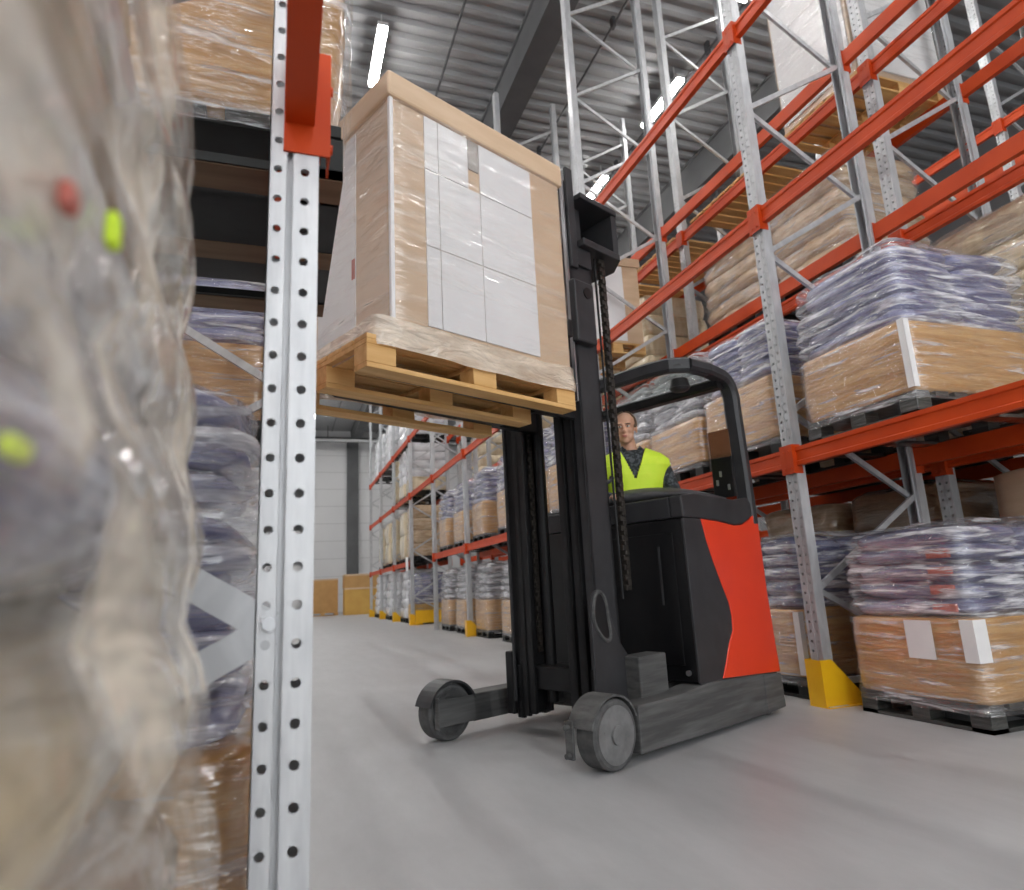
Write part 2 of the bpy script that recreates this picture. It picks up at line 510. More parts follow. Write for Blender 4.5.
struct(MB().b(3.60, 4.26, 39.75, 40.0, 0, 9.9).build('trim_4', 'girder'))
struct(MB().b(X0, X1, 39.7, 40.0, 9.95, 10.2).build('trim_5', 'girder'))

def pipe(x, z, label, m='dark_pipe', r=0.022, clamps=True):
    o = MB().cyl((x, -6, z), (x, 39.6, z), r, n=8).build('conduit_pipe', m)
    tag(o, label, 'pipe')
    if clamps:
        for k in range(3):
            MB().b(x - 0.03, x + 0.03, 8.5 + 3.6 * k, 8.6 + 3.6 * k, z - 0.06, ZC - 0.003).build('pipe_clamp', m, o)
pipe(2.70, 10.5, 'dark conduit under the ceiling right of the lamp above the lifted box')
pipe(5.30, 10.45, 'dark conduit with clamps under the ceiling above the mast head')
pipe(7.25, 10.42, 'thin dark conduit beside the row of lamps above the right racks')
o = MB().cyl((-6.9, 38.6, 9.75), (14.9, 38.6, 9.75), 0.09, n=10).build('sprinkler_pipe', 'white_pipe')
tag(o, 'pale pipe running across the hall under the ceiling at the far wall', 'pipe')
for k in range(6):
    MB().b(-4 + 3.2 * k - 0.02, -4 + 3.2 * k + 0.02, 38.58, 38.62, 9.8, ZC - 0.003).build('pipe_hanger', 'dark_pipe', o)

# lamps
def lamp_mesh():
    h = MB().b(-0.09, 0.09, -0.70, 0.70, 0.02, 0.10, 0.01)
    for y_ in (-0.5, 0.5):
        h.b(-0.008, 0.008, y_ - 0.008, y_ + 0.008, 0.10, 0.42)
    g = MB().b(-0.075, 0.075, -0.69, 0.69, -0.035, 0.02, 0.012)
    return h.mesh('housing', 'white_pipe'), g.mesh('diffuser', 'glow')
LH, LG = lamp_mesh()
def lamp(x, y_, label, group):
    t = thing('ceiling_light', label, 'light', (x, y_, 10.18), 0, group)
    put('housing', LH, t)
    put('diffuser', LG, t)
vis = {(0, 5): 'lit ceiling strip lamp above the left end of the lifted box',
       (1, 4): 'lit ceiling strip lamp at the top edge of the photo above the right racks',
       (1, 5): 'lit ceiling strip lamp seen between the tall grey rack posts right of the mast',
       (1, 6): 'lit ceiling strip lamp just above the black mast head'}
for r_, x in enumerate((1.42, 6.98, -3.6)):
    for k in range(14):
        y_ = [10.1, 9.75, 10.1, 10.1][r_] + 3.16 * (k - 5)
        if (r_, k) in vis:
            lamp(x, y_, vis[(r_, k)], 'ceiling strip lamps')
        else:
            row = ['above the open aisle', 'above the right racks', 'above the left racks', 'over the far right aisle'][r_]
            lamp(x, y_, 'lit ceiling strip lamp %s, one of the hidden or distant ones' % row, 'ceiling strip lamps')

# ------------------------------------------------------------------ racking
XF, XR, XS, XT = 3.584, 4.708, 5.09, 6.198
YU, BAY = 3.871, 3.0894
def U(i):
    return YU + BAY * i
ZT = 9.88
LV = {1: 1.735, 2: 3.69, 3: 5.42}

def post_mesh(h, near=False):
    """omega section: perforated face towards -x, folded sides, open back"""
    mb = MB()
    if not near:
        w, d = 0.118, 0.095
        mb.holes((-d / 2, -w / 2, 0), (0, 1, 0), w / 2, 0, h, 0.066, 0.0105, 8, depth=(0.004, 0, 0))
        mb.holes((-d / 2, 0, 0.0), (0, 1, 0), w / 2, 0, h, 0.066, 0.0105, 8, depth=(0.004, 0, 0))
        for sy in (-1, 1):
            y_ = sy * w / 2
            mb.b(-d / 2 + 0.0005, d / 2 - 0.02, y_ - 0.0015, y_ + 0.0015, 0, h)
            mb.b(d / 2 - 0.022, d / 2 - 0.019, y_ - sy * 0.022 if sy > 0 else y_, y_ if sy > 0 else y_ + 0.022, 0, h)
            mb.b(d / 2 - 0.02, d / 2, y_ - sy * 0.022 - 0.0015, y_ - sy * 0.022 + 0.0015, 0, h)
            mb.b(-d / 2 - 0.003, -d / 2 + 0.003, y_ - sy * 0.006 - 0.004, y_ - sy * 0.006 + 0.004, 0, h)
        mb.b(-d / 2 - 0.0035, -d / 2 - 0.0005, -0.006, 0.006, 0, h)
    else:
        # bright post of the left rack: both flanks perforated, a dark groove between the two strips
        w, d = 0.10, 0.082
        for sy in (-1, 1):
            y_ = sy * w / 2
            dd = (0, -sy * 0.003, 0)
            mb.holes((d / 2 - 0.042, y_, 0), (1, 0, 0), 0.040, 0, h, 0.0575, 0.0078, 16, depth=dd)
            mb.holes((-d / 2, y_, 0), (1, 0, 0), 0.030, 0, h, 0.0575, 0.0072, 16, depth=dd)
            mb.b(-d / 2 + 0.030, d / 2 - 0.042, y_ - sy * 0.016 - 0.001, y_ - sy * 0.016 + 0.001, 0, h)
            for xx in (-d / 2 + 0.030, d / 2 - 0.042):
                mb.b(xx - 0.0008, xx + 0.0008, min(y_, y_ - sy * 0.016), max(y_, y_ - sy * 0.016), 0, h)
        mb.b(d / 2 - 0.002, d / 2 + 0.0015, -w / 2 - 0.001, w / 2 + 0.001, 0, h)
        for sy in (-1, 1):
            mb.b(-d / 2, -d / 2 + 0.002, sy * w / 2, sy * (w / 2 - 0.03), 0, h)
    return mb.mesh('post', 'galv_near' if near else 'galv')
POST = post_mesh(ZT)
POST_N = post_mesh(9.5, True)
FOOTPL = MB().b(-0.08, 0.08, -0.09, 0.09, 0.0, 0.01).mesh('base_plate', 'galv')

def brace_mesh(L, w=0.042, t=0.026):
    mb = MB()
    mb.b(0, L, -t / 2, -t / 2 + 0.003, -w / 2, w / 2)
    mb.b(0, L, -t / 2, t / 2, w / 2 - 0.003, w / 2)
    mb.b(0, L, -t / 2, t / 2, -w / 2, -w / 2 + 0.003)
    return mb.mesh('diagonal_brace', 'galv')
_bm = {}
def brace(parent, p0, p1, w=0.042, t=0.026):
    p0, p1 = Vector(p0), Vector(p1)
    L = round((p1 - p0).length, 3)
    if (L, w) not in _bm:
        _bm[(L, w)] = brace_mesh(L, w, t)
    o = put('diagonal_brace', _bm[(L, w)], parent, p0)
    d = p1 - p0
    o.rotation_euler = (0, -math.atan2(d.z, d.x), 0) if abs(d.y) < 1e-6 else d.to_track_quat('X', 'Z').to_euler()
    return o

def beam_mesh(L, hgt=0.135, flip=1):
    """stepped box beam along y; outer face towards -x*flip"""
    f = flip
    h2 = hgt / 2
    pts = [(-0.026, -h2), (-0.026, -h2 + 0.028), (-0.018, -h2 + 0.036), (-0.018, h2 - 0.036), (-0.026, h2 - 0.028), (-0.026, h2), (0.024, h2), (0.024, -h2)]
    mb = MB().prism([(f * a, b_) for a, b_ in pts], 0, L, 'Y')
    return mb.mesh('beam', 'orange')
def conn_mesh(flip=1, hh=0.135):
    f = flip
    mb = MB()
    # plate folded round the post corner
    mb.b(-0.034 * f, -0.030 * f, -0.004, 0.118 / 2 + 0.012, -hh, hh * 0.75)
    mb.b(-0.034 * f, 0.034 * f, -0.004, 0.004, -hh, hh * 0.75)
    for zz in (-0.09, -0.03, 0.05):
        mb.cyl((-0.036 * f, 0.03, zz), (-0.040 * f, 0.03, zz), 0.008, n=8)
    return mb
_beam = {}
def beam(parent, x, y0, y1, z, flip=1):
    L = round(y1 - y0, 3)
    k = (L, flip)
    if k not in _beam:
        _beam[k] = beam_mesh(L, flip=flip)
    o = put('beam', _beam[k], parent, (x, y0, z))
    for e in (0, 1):
        kk = ('c', flip, e)
        if kk not in _beam:
            mb = MB()
            hh = 0.125
            s = -1 if e == 0 else 1
            ya, yb = sorted((0.0, s * 0.062))
            xa, xb = sorted((-0.034 * flip - 0.02 * flip, -0.030 * flip - 0.02 * flip))
            mb.b(xa, xb, ya, yb, -hh, hh * 0.72)
            xa, xb = sorted((-0.054 * flip, 0.026 * flip))
            ya, yb = sorted((0.0, -s * 0.004))
            mb.b(xa, xb, ya, yb, -hh, hh * 0.72)
            for zz in (-0.085, 0.04):
                mb.cyl((-0.054 * flip, s * 0.032, zz), (-0.060 * flip, s * 0.032, zz), 0.009, n=8)
            _beam[kk] = mb.mesh('beam_connector', 'orange')
        put('beam_connector', _beam[kk], o, (0, 0 if e == 0 else L, 0))
    return o

def frame(parent, xf, xr, y_, j0=0.787, step=1.31, top=None, post=None, flip=1):
    """one upright frame: two posts, base plates, zigzag of braces"""
    for x, r_ in ((xf, 0), (xr, pi)):
        p = put('post', post or POST, parent, (x, y_, 0), (0, 0, r_))
        put('base_plate', FOOTPL, p)
    z = j0
    top = top or ZT - 0.15
    a, b_ = (xf + 0.03, xr - 0.03)
    brace(parent, (a, y_, 0.15), (b_, y_, 0.15))
    k = 0
    z0 = j0
    brace(parent, (b_, y_ + 0.02, j0 - 0.54), (a, y_ + 0.02, j0))
    while z0 + step / 2 < top:
        if k % 2 == 0:
            brace(parent, (a, y_ - 0.018, z0), (b_, y_ - 0.018, z0 + step / 2))
        else:
            brace(parent, (b_, y_ + 0.018, z0), (a, y_ + 0.018, z0 + step / 2))
        z0 += step / 2
        k += 1
    return

hw = 0.059
def bay(parent, xf, xr, i, levels, ya=None, yb=None, front=True, rear=True):
    ya = U(i) + hw if ya is None else ya
    yb = U(i + 1) - hw if yb is None else yb
    for l in levels:
        z = LV[l] if isinstance(l, int) else l
        if front:
            beam(parent, xf - 0.02, ya, yb, z, 1)
        if rear:
            beam(parent, xr + 0.02, ya, yb, z + 0.01, -1)

rA = thing('pallet_rack', 'orange beamed grey pallet rack along the aisle behind the reach truck', 'rack', (XF, YU, 0))
def rack_origin(t):
    t.location = (0, 0, 0)
rack_origin(rA)
for i in (-1, 0, 1, 2, 3, 4):
    frame(rA, XF, XR, U(i))
for i in (-1, 0, 1, 2, 3):
    bay(rA, XF, XR, i, (1, 2, 3))
rA2 = thing('pallet_rack', 'far end section of the aisle rack, beyond the open passage near the back wall', 'rack')
for i in (5, 6, 7, 8):
    frame(rA2, XF, XR, U(i))
for i in (5, 6, 7):
    bay(rA2, XF, XR, i, (1, 2, 3))
bay(rA2, XF, XR, 4, (2, 3))
rB = thing('pallet_rack', 'second pallet rack standing back to back behind the aisle rack on the right', 'rack')
for i in (-1, 0, 1, 2, 3, 4, 5):
    frame(rB, XS, XT, U(i))
for i in (-1, 0, 1, 2, 3, 4):
    bay(rB, XS, XT, i, (1, 2, 3))
rC = thing('pallet_rack', 'third row of racking beyond the next aisle, at the far upper right', 'rack')
for y_ in (2.4, 5.5, 8.6, 11.7):
    frame(rC, 9.6, 10.7, y_)
for k in range(3):
    bay(rC, 9.6, 10.7, 0, (1, 3, 7.0), 2.4 + 3.1 * k + hw, 5.5 + 3.1 * k - hw)
# left rack: front posts near x = 0, behind the camera's left side
LF, LR, LY = 0.006, -1.10, 1.15
rL = thing('pallet_rack', 'pallet rack at the left with the bright perforated post in the foreground', 'rack')
LVL = (1.80, 3.75, 5.6)
for k in (-1, 0, 1, 2):
    y_ = LY + BAY * k
    for x, r_ in ((LF, 0), (LR, pi)):
        p = put('post', POST_N, rL, (x, y_, 0), (0, 0, r_))
        put('base_plate', FOOTPL, p, (0, 0, 0))
    z0, kk = 0.86, 0
    a, b_ = LF - 0.02, LR + 0.03
    brace(rL, (a, y_ - 0.035, 0.855), (b_, y_ - 0.035, 0.30), 0.048)
    while z0 < 9:
        if kk % 2 == 0:
            brace(rL, (a, y_ - 0.035, z0), (b_, y_ - 0.035, z0 + 0.66), 0.048)
        else:
            brace(rL, (b_, y_ + 0.035, z0), (a, y_ + 0.035, z0 + 0.66), 0.048)
        z0 += 0.66
        kk += 1
    if k == 0:
        for zz in (0.865, 2.18):
            MB().cyl((LF - 0.021, y_ - 0.060, zz), (LF - 0.021, y_ - 0.05, zz), 0.011, n=6).build('bolt', 'chrome', rL)
for k in (-1, 0, 1):
    for z in LVL:
        ya, yb = LY + BAY * k + 0.05, LY + BAY * (k + 1) - 0.05
        beam(rL, LF + (0.008 if k < 0 else -0.012), ya, yb, z, -1)
        beam(rL, LR - 0.02, ya, yb, z, 1)

# yellow post guards
def guard_mesh():
    mb = MB()
    hgt = 0.31
    mb.prism([(-0.075, -0.012), (-0.075, hgt), (-0.071, hgt), (-0.071, 0.0)][:4], -0.075, 0.075, 'Y')
    for y_ in (-0.075, 0.071):
        mb.prism([(-0.075, 0.0), (-0.075, hgt), (0.02, hgt), (0.30, 0.02), (0.30, 0.0)], y_, y_ + 0.004, 'Y')
    mb.b(-0.075, 0.30, -0.10, -0.071, 0, 0.006)
    return mb.mesh('post_guard', 'yellow')
GUARD = guard_mesh()
def guard(x, y_, label):
    tag(put('post_guard', GUARD, None, (x, y_, 0)), label, 'post guard', 'yellow post guards')
for i, lab in ((0, 'large yellow steel guard round the foot of the rack post right of the truck'),
               (3, 'small yellow guard at a post foot between the grey bag loads left of the mast'),
               (5, 'yellow guard at the post foot on the corner of the open passage'),
               (6, 'yellow guard at a distant post foot beside the white bag loads'),
               (7, 'farthest yellow guard but one, at a post foot near the back wall'),
               (8, 'tiny yellow guard on the last post foot before the back wall')):
    guard(XF - 0.02, U(i), lab)
o = MB().b(XF + 0.05, XR + 0.1, U(5) - 0.16, U(5) - 0.10, 0.05, 0.40).b(XF + 0.05, XF + 0.15, U(5) - 0.22, U(5) - 0.04, 0, 0.05).b(XR, XR + 0.1, U(5) - 0.22, U(5) - 0.04, 0, 0.05).build('end_barrier', 'yellow')
tag(o, 'low yellow barrier across the rack end in the open passage', 'barrier')
o = MB().b(XF - 0.12, XF - 0.115, U(5) - 0.02 - 0.02, U(5) + 0.36, 1.52, 1.92).build('rack_sign', 'paper')
o.rotation_euler = (0, 0, 0)
tag(o, 'small blank white card hung on a distant rack post', 'sign')

# ------------------------------------------------------------------ pallets and loads
def pallet_wood(parent, L=1.2, W=0.8, name='pallet'):
    """boards: L along x, W along y, z from 0 to 0.144; deck mesh with blocks and bottom boards as pieces"""
    d = MB()
    n = 7
    bw = 0.1
    for k in range(n):
        y_ = -W / 2 + bw / 2 + (W - bw) * k / (n - 1)
        d.box((0, y_, 0.133), (L, bw, 0.022), None, 0.003)
    for x in (-L / 2 + 0.07, 0, L / 2 - 0.07):
        d.box((x, 0, 0.111), (0.14, W, 0.022), None, 0.003)
    dk = d.build(name, 'wood', parent)
    for y_ in (-W / 2 + 0.05, 0, W / 2 - 0.05):
        MB().box((0, y_, 0.011), (L, 0.1, 0.022), None, 0.003).build('bottom_board', 'wood', dk)
        for x in (-L / 2 + 0.07, 0, L / 2 - 0.07):
            MB().box((x, y_, 0.061), (0.14, 0.1, 0.078), None, 0.003).build('block', 'wood', dk)
    return dk

def pallet_plastic_mesh(D=1.15, W=0.86, m='plastic_black'):
    d = MB()
    n = 8
    for k in range(n):
        x = -D / 2 + 0.06 + (D - 0.12) * k / (n - 1)
        d.box((x, 0, 0.13), (0.11, W, 0.03))
    d.box((0, 0, 0.112), (D, W * 0.98, 0.012))
    for x in (-D / 2 + 0.06, 0, D / 2 - 0.06):
        for y_ in (-W / 2 + 0.06, 0, W / 2 - 0.06):
            d.box((x, y_, 0.065), (0.12, 0.12, 0.085), None, 0.004)
        d.box((x, 0, 0.012), (0.12, W, 0.022))
    for y_ in (-W / 2 + 0.06, W / 2 - 0.06):
        d.box((0, y_, 0.012), (D, 0.12, 0.022))
    return d.mesh('pallet', m)

def rrect(w, d, r, n):
    """n points of a rounded rectangle (x half d/2, y half w/2)"""
    pts = []
    a, b_ = d / 2, w / 2
    for k in range(n):
        t = 2 * pi * k / n
        c, s = cos(t), sin(t)
        p = 2.0 + 20.0 * max(0.0, 1 - r) ** 2
        q = (abs(c) ** p + abs(s) ** p) ** (-1 / p)
        pts.append((a * c * q, b_ * s * q))
    return pts

def hull(w, d, z0, z1, layers=0, bulge=0.03, seed=0, dome=0.0, rows=None, n=72, r=0.25, rough=0.012, lean=(0, 0), taper=0.0, open_bottom=False, sag=0.0, inset_top=0.82):
    mb = MB()
    rows = rows or max(8, int((z1 - z0) / 0.03))
    base = rrect(w, d, r, n)
    rings = []
    sd = Vector((seed * 3.17, seed * 1.31, seed * 0.7))
    for i in range(rows + 1):
        t = i / rows
        z = z0 + (z1 - z0) * t
        f = 0.0
        if layers:
            ph = (t * layers) % 1.0
            f = bulge * (abs(sin(pi * ph)) ** 0.6 - 0.5)
        else:
            f = bulge * sin(pi * t)
        sh = 1 - taper * t
        ring = []
        for (x, y_) in base:
            k = Vector((x, y_, 0)).normalized()
            nz = noise.noise(Vector((x * 2.2, y_ * 2.2, z * 3.0)) + sd) * rough * 2.2 + noise.noise(Vector((x * 6, y_ * 6, z * 9)) + sd) * rough
            zz = z + noise.noise(Vector((x * 2.5, y_ * 2.5, 3.3)) + sd) * 0.02 * (1 if 0 < i < rows else 0.4)
            q = f + nz
            ring.append((x * sh + k.x * q + lean[0] * t, y_ * sh + k.y * q + lean[1] * t, zz))
        rings.append(ring)
    top = rings[-1]
    for j, s in enumerate((0.93, 0.82, 0.62, 0.38, 0.15)):
        ring = []
        hh = dome * (1 - s * s) - sag * max(0, 0.6 - s)
        for (x, y_, z) in top:
            xx, yy = (x - lean[0]) * s + lean[0], (y_ - lean[1]) * s + lean[1]
            nz = noise.noise(Vector((xx * 4, yy * 4, 1.7)) + sd) * (0.03 + dome * 0.35)
            ring.append((xx, yy, z1 + 0.012 + hh + nz * (1 - s * 0.6)))
        rings.append(ring)
    mb.grid_rings(rings, cap0=not open_bottom)
    return mb

def sack_mesh(w, d, h, seed, m):
    """pillow-shaped full sack, pinched at the seams"""
    mb = MB()
    nu, nv = 28, 10
    rings = []
    sd = Vector((seed * 2.1, seed * 0.37, seed * 1.9))
    for i in range(1, nv):
        ph = -pi / 2 + pi * i / nv
        cz, sz = cos(ph), sin(ph)
        ring = []
        for k in range(nu):
            t = 2 * pi * k / nu
            c, s = cos(t), sin(t)
            e = 0.32
            x = math.copysign(abs(c) ** e, c) * (abs(cz) ** 0.55) * d / 2
            y_ = math.copysign(abs(s) ** e, s) * (abs(cz) ** 0.55) * w / 2
            z = math.copysign(abs(sz) ** 0.8, sz) * h / 2
            edge = max(abs(x) / (d / 2), abs(y_) / (w / 2))
            z *= 1.0 - 0.20 * edge ** 4
            q = noise.noise(Vector((x * 5, y_ * 5, z * 6)) + sd)
            ring.append((x * (1 + 0.03 * q), y_ * (1 + 0.03 * q), z + q * h * 0.16))
        rings.append(ring)
    mb.grid_rings(rings)
    return mb.mesh('sack', m, True)

_sk = {}
def sacks(parent, w, d, z0, layers, lh, m, seed, nx=2, ny=2, over=0.03, droop=0.0):
    rr = random.Random(seed)
    for l in range(layers):
        ax, ay = (nx, ny) if l % 2 == 0 else (max(1, nx - 1) if nx > 2 else nx, ny)
        sw, sd = (w + over) / ay, (d + over) / ax
        for i in range(ax):
            for j in range(ay):
                key = (round(sw, 2), round(sd, 2), round(lh, 2), m, (l + i + j + seed) % 3)
                if key not in _sk:
                    _sk[key] = sack_mesh(sw * 1.03, sd * 1.03, lh * 1.48, (l + i + j + seed) % 3 + 1, m)
                x = -d / 2 - over / 2 + sd * (i + 0.5) + rr.uniform(-0.015, 0.015)
                y_ = -w / 2 - over / 2 + sw * (j + 0.5) + rr.uniform(-0.012, 0.012)
                o = put('sack', _sk[key], parent, (x, y_, z0 + lh * (l + 0.5) - droop * (i % 2)))
                o.rotation_euler = (rr.uniform(-0.05, 0.05), rr.uniform(-0.05, 0.05), rr.uniform(-0.03, 0.03))
                k = 0.975 - 0.055 * l / max(1, layers - 1)
                o.scale = (k, k, 1)
                o.location.x *= k
                o.location.y *= k

PAL = {}
def plastic(parent, D, W, m='plastic_black'):
    k = (round(D, 2), round(W, 2), m)
    if k not in PAL:
        PAL[k] = pallet_plastic_mesh(D, W, m)
    return put('pallet', PAL[k], parent)

def bag_load(label, x0, y0, y1, z=0.0, D=1.12, carton=0.46, layers=5, lh=0.105, m='sack_blue', seed=1, group='bag and carton loads on pallets', nx=2, ny=2, film='film', dome=0.05, pal='plastic_black', base='kraft', over=-0.01, cat='pallet load', rough=0.012, fbulge=0.035):
    """pallet + low carton bin + layers of sacks, all shrink wrapped; x0 = face on the aisle"""
    W = y1 - y0
    t = thing('pallet_load', label, cat, (x0 + D / 2, (y0 + y1) / 2, z), 0, group)
    plastic(t, D, W, pal)
    zc = 0.146
    hull(W, D, zc, zc + carton, 0, 0.012, seed, 0, r=0.12, n=96, rough=0.006).build('carton', base, t, smooth=True)
    zs = zc + carton + 0.005
    sacks(t, W - 0.02, D - 0.02, zs, layers, lh, m, seed, nx, ny, over)
    if film:
        f = film_shell(W, D, 0.09, zc + carton, zs, layers, lh, seed, dome, over, rough, fbulge)
        f[0].build('stretch_film', film, t, smooth=True)
        f[1].build('bag_film', 'film_bag' if film == 'film' else film, t, smooth=True)
    return t

def film_shell(W, D, z0, zc, zs, layers, lh, seed, dome, over, rough, fb):
    mb = MB()
    n = 96
    base = rrect(W + 0.03, D + 0.03, 0.14, n)
    sd = Vector((seed * 1.7, seed * 2.3, seed))
    rings = []
    zt = zs + layers * lh
    rows = layers * 8
    zz_ = [z0 + (zc - z0) * i / 14 for i in range(15)] + [zc + 0.004 + (zt - zc - 0.004) * i / rows for i in range(rows + 1)]
    for z in zz_:
        if z <= zc:
            q = 0.004
        else:
            ph = ((z - zs) / lh) % 1.0
            q = over * 0.55 + fb * (abs(sin(pi * ph)) ** 0.7 - 0.45)
            tt = (z - zs) / max(0.01, zt - zs)
            q -= 0.012 + 0.028 * tt + 0.03 * max(0, tt - 0.8) / 0.2
        ring = []
        for (x, y_) in base:
            k = Vector((x, y_, 0)).normalized()
            nz = noise.noise(Vector((x * 2.4, y_ * 2.4, z * 4)) + sd) * rough * 1.5 + noise.noise(Vector((x * 7, y_ * 7, z * 14)) + sd) * rough * 0.8
            if z <= zc:
                nz = abs(nz) * 0.6
            ring.append((x + k.x * (q + nz), y_ + k.y * (q + nz), z))
        rings.append(ring)
    lower = MB()
    lower.grid_rings(rings[:15] + [[(x * 0.985, y_ * 0.985, z) for (x, y_, z) in rings[14]]], cap0=False, cap1=False)
    rings = rings[15:]
    top = rings[-1]
    for s in (0.93, 0.8, 0.6, 0.35, 0.12):
        ring = []
        for (x, y_, z) in top:
            nz = noise.noise(Vector((x * s * 4, y_ * s * 4, 1.7)) + sd)
            ring.append((x * s, y_ * s, zt + 0.02 + dome * (1 - s * s) + nz * 0.03))
        rings.append(ring)
    mb.grid_rings(rings, cap0=False)
    return lower, mb

def tower_load(label, x0, y0, y1, z, H, m, seed=1, D=1.12, layers=6, group='wrapped goods on pallets', pal='plastic_black', dome=0.04, bulge=0.03, film=True, base=None, base_h=0.0, r=0.2, taper=0.02, cat='pallet load', filmm='film', rough=0.014):
    W = y1 - y0
    t = thing('pallet_load', label, cat, (x0 + D / 2, (y0 + y1) / 2, z), 0, group)
    if pal == 'wood':
        pallet_wood(t, W, D).rotation_euler = (0, 0, pi / 2)
    else:
        plastic(t, D, W, pal)
    zb = 0.147
    if base:
        hull(W, D, zb, zb + base_h, 0, 0.01, seed, 0, r=0.12, rough=0.006).build('carton', base, t, smooth=True)
        zb += base_h
    lh = (H - (zb - 0.147)) / layers
    for l in range(layers):
        hull(W * (1 - taper * l / layers) - 0.02, D * (1 - taper * l / layers) - 0.02, zb + l * lh, zb + (l + 1) * lh - 0.012, 0, bulge, seed + l, 0.0 if l < layers - 1 else dome, r=r, n=56, rows=8, rough=rough).build('goods_layer', m, t, smooth=True)
    if film:
        hull(W + 0.03, D + 0.03, 0.10, 0.155 + H, layers, bulge, seed + 9, dome + 0.02, r=r, n=72, rough=rough, open_bottom=True, taper=taper).build('stretch_film', filmm, t, smooth=True)
    return t

def box_load(label, loc, L, W, H, rz=0.0, group='white carton loads', cxo=0.0):
    """wooden pallet carrying a tall carton with white sheets behind film; L along x, W along y"""
    t = thing('carton_load', label, 'pallet load', loc, rz, group)
    pallet_wood(t, L, W)
    zb = 0.145
    c = MB().box((cxo, 0, zb + H / 2), (L - 0.02 - 2 * abs(cxo), W - 0.02, H), None, 0.006).build('carton', 'kraft_lift', t)
    return t, zb

# ---- right rack, bay beside the camera (between post 0 and the post right of the truck)
g1 = bag_load('navy bag load on the floor on a black pallet, right of the yellow post guard', 3.62, 2.76, 3.62, 0, 1.2, 0.45, 5, 0.105, 'sack_navy', 3, nx=2, ny=1, dome=0.05, pal='plastic_film')
def sheet(parent, x, y0, y1, z0, z1, m='paper', name='label_sheet', label=None):
    o = MB().b(x - 0.002, x, y0, y1, z0, z1).build(name, m, parent)
    if label:
        o['label'] = label
    return o
sheet(g1, -0.624, -0.19, -0.01, 0.37, 0.59, 'paper', 'label_sheet', 'white paper sheet on the carton')
MB().b(-0.628, -0.53, -0.452, -0.448, 0.37, 0.60).b(-0.63, -0.627, -0.452, -0.37, 0.37, 0.60).build('corner_sheet', 'paper', g1)
for k in range(4):
    MB().box((-0.586 + 0.006 * k, -0.27, 0.605 + 0.105 * (k + 0.5)), (0.02, 0.15, 0.055), None, 0.006).build('red_print', 'tape_red', g1)
a1 = bag_load('lavender bag load on carton, first shelf level, at the right edge beside the post', 3.60, 2.83, 3.72, 1.805, 1.25, 0.45, 5, 0.115, 'sack_blue', 4, nx=2, ny=1, dome=0.09, pal='plastic_film')
MB().b(-0.645, -0.60, -0.464, -0.460, 0.16, 0.60).b(-0.646, -0.642, -0.464, -0.42, 0.16, 0.60).build('corner_sheet', 'paper', a1)
# bay behind the truck
b1 = bag_load('navy bag load on carton on the floor, between the truck rear and the yellow guard', 3.64, 4.10, 4.95, 0, 1.15, 0.48, 5, 0.105, 'sack_navy', 6, dome=0.06)
MB().b(-0.60, -0.56, -0.440, -0.436, 0.17, 0.62).b(-0.602, -0.598, -0.44, -0.38, 0.17, 0.62).build('corner_sheet', 'paper', b1)
bag_load('dark bag load on the floor hidden mostly behind the truck body', 3.64, 5.05, 5.9, 0, 1.15, 0.48, 5, 0.105, 'sack_navy', 8)
bag_load('lavender bag load on tan carton, first shelf level, left of the tall post', 3.64, 4.05, 4.98, 1.805, 1.15, 0.50, 5, 0.10, 'sack_blue', 5, dome=0.08)
bag_load('wrapped grey bag load seen through the cab behind the driver', 3.64, 5.08, 5.96, 1.805, 1.15, 0.42, 6, 0.105, 'sack_grey', 11, dome=0.08)
bag_load('wrapped bag load seen through the cab at the driver\'s head', 3.64, 6.03, 6.86, 1.805, 1.15, 0.42, 6, 0.10, 'sack_grey', 12, dome=0.08)
# further along the aisle
ys = [(8.05, 8.85), (9.0, 9.85), (10.5, 11.35), (12.2, 13.02), (13.75, 14.6), (15.2, 16.05)]
lab_f = ['grey bag load on the floor behind the mast, nearest of the row beyond the truck', 'grey bag load on the floor behind the mast, second of the row beyond the truck',
         'grey bag load on the floor cut by the left edge of the mast', 'large grey bag load on the floor, first clear one left of the mast',
         'grey bag load on the floor behind the post with a small yellow guard', 'grey bag load on the floor beside the open passage']
lab_s = ['bag load on the first shelf level behind the mast, nearest beyond the truck', 'bag load on the first shelf level behind the mast, second beyond the truck',
         'bag load on the first shelf level cut by the left edge of the mast', 'large lavender bag load on the first shelf level, first clear one left of the mast',
         'lavender bag load on the first shelf level, second one left of the mast', 'lavender bag load on the first shelf level beside the open passage']
protoF = bag_load(lab_f[0], 3.66, ys[0][0], ys[0][0] + 0.84, 0, 1.15, 0.55, 5, 0.13, 'sack_grey', 21, nx=1, ny=1, group='bag loads down the aisle', dome=0.08)
protoS = bag_load(lab_s[0], 3.66, ys[0][0], ys[0][0] + 0.84, 1.805, 1.15, 0.62, 5, 0.13, 'sack_blue', 22, nx=1, ny=1, group='bag loads down the aisle', dome=0.08)
for k in range(1, 6):
    cyk = (ys[k][0] + ys[k][1]) / 2
    copy_tree(protoF, (3.66 + 0.575, cyk, 0), pi * (k % 2), lab_f[k], 'bag loads down the aisle')
    copy_tree(protoS, (3.66 + 0.575, cyk, 1.805), pi * (k % 2), lab_s[k], 'bag loads down the aisle')
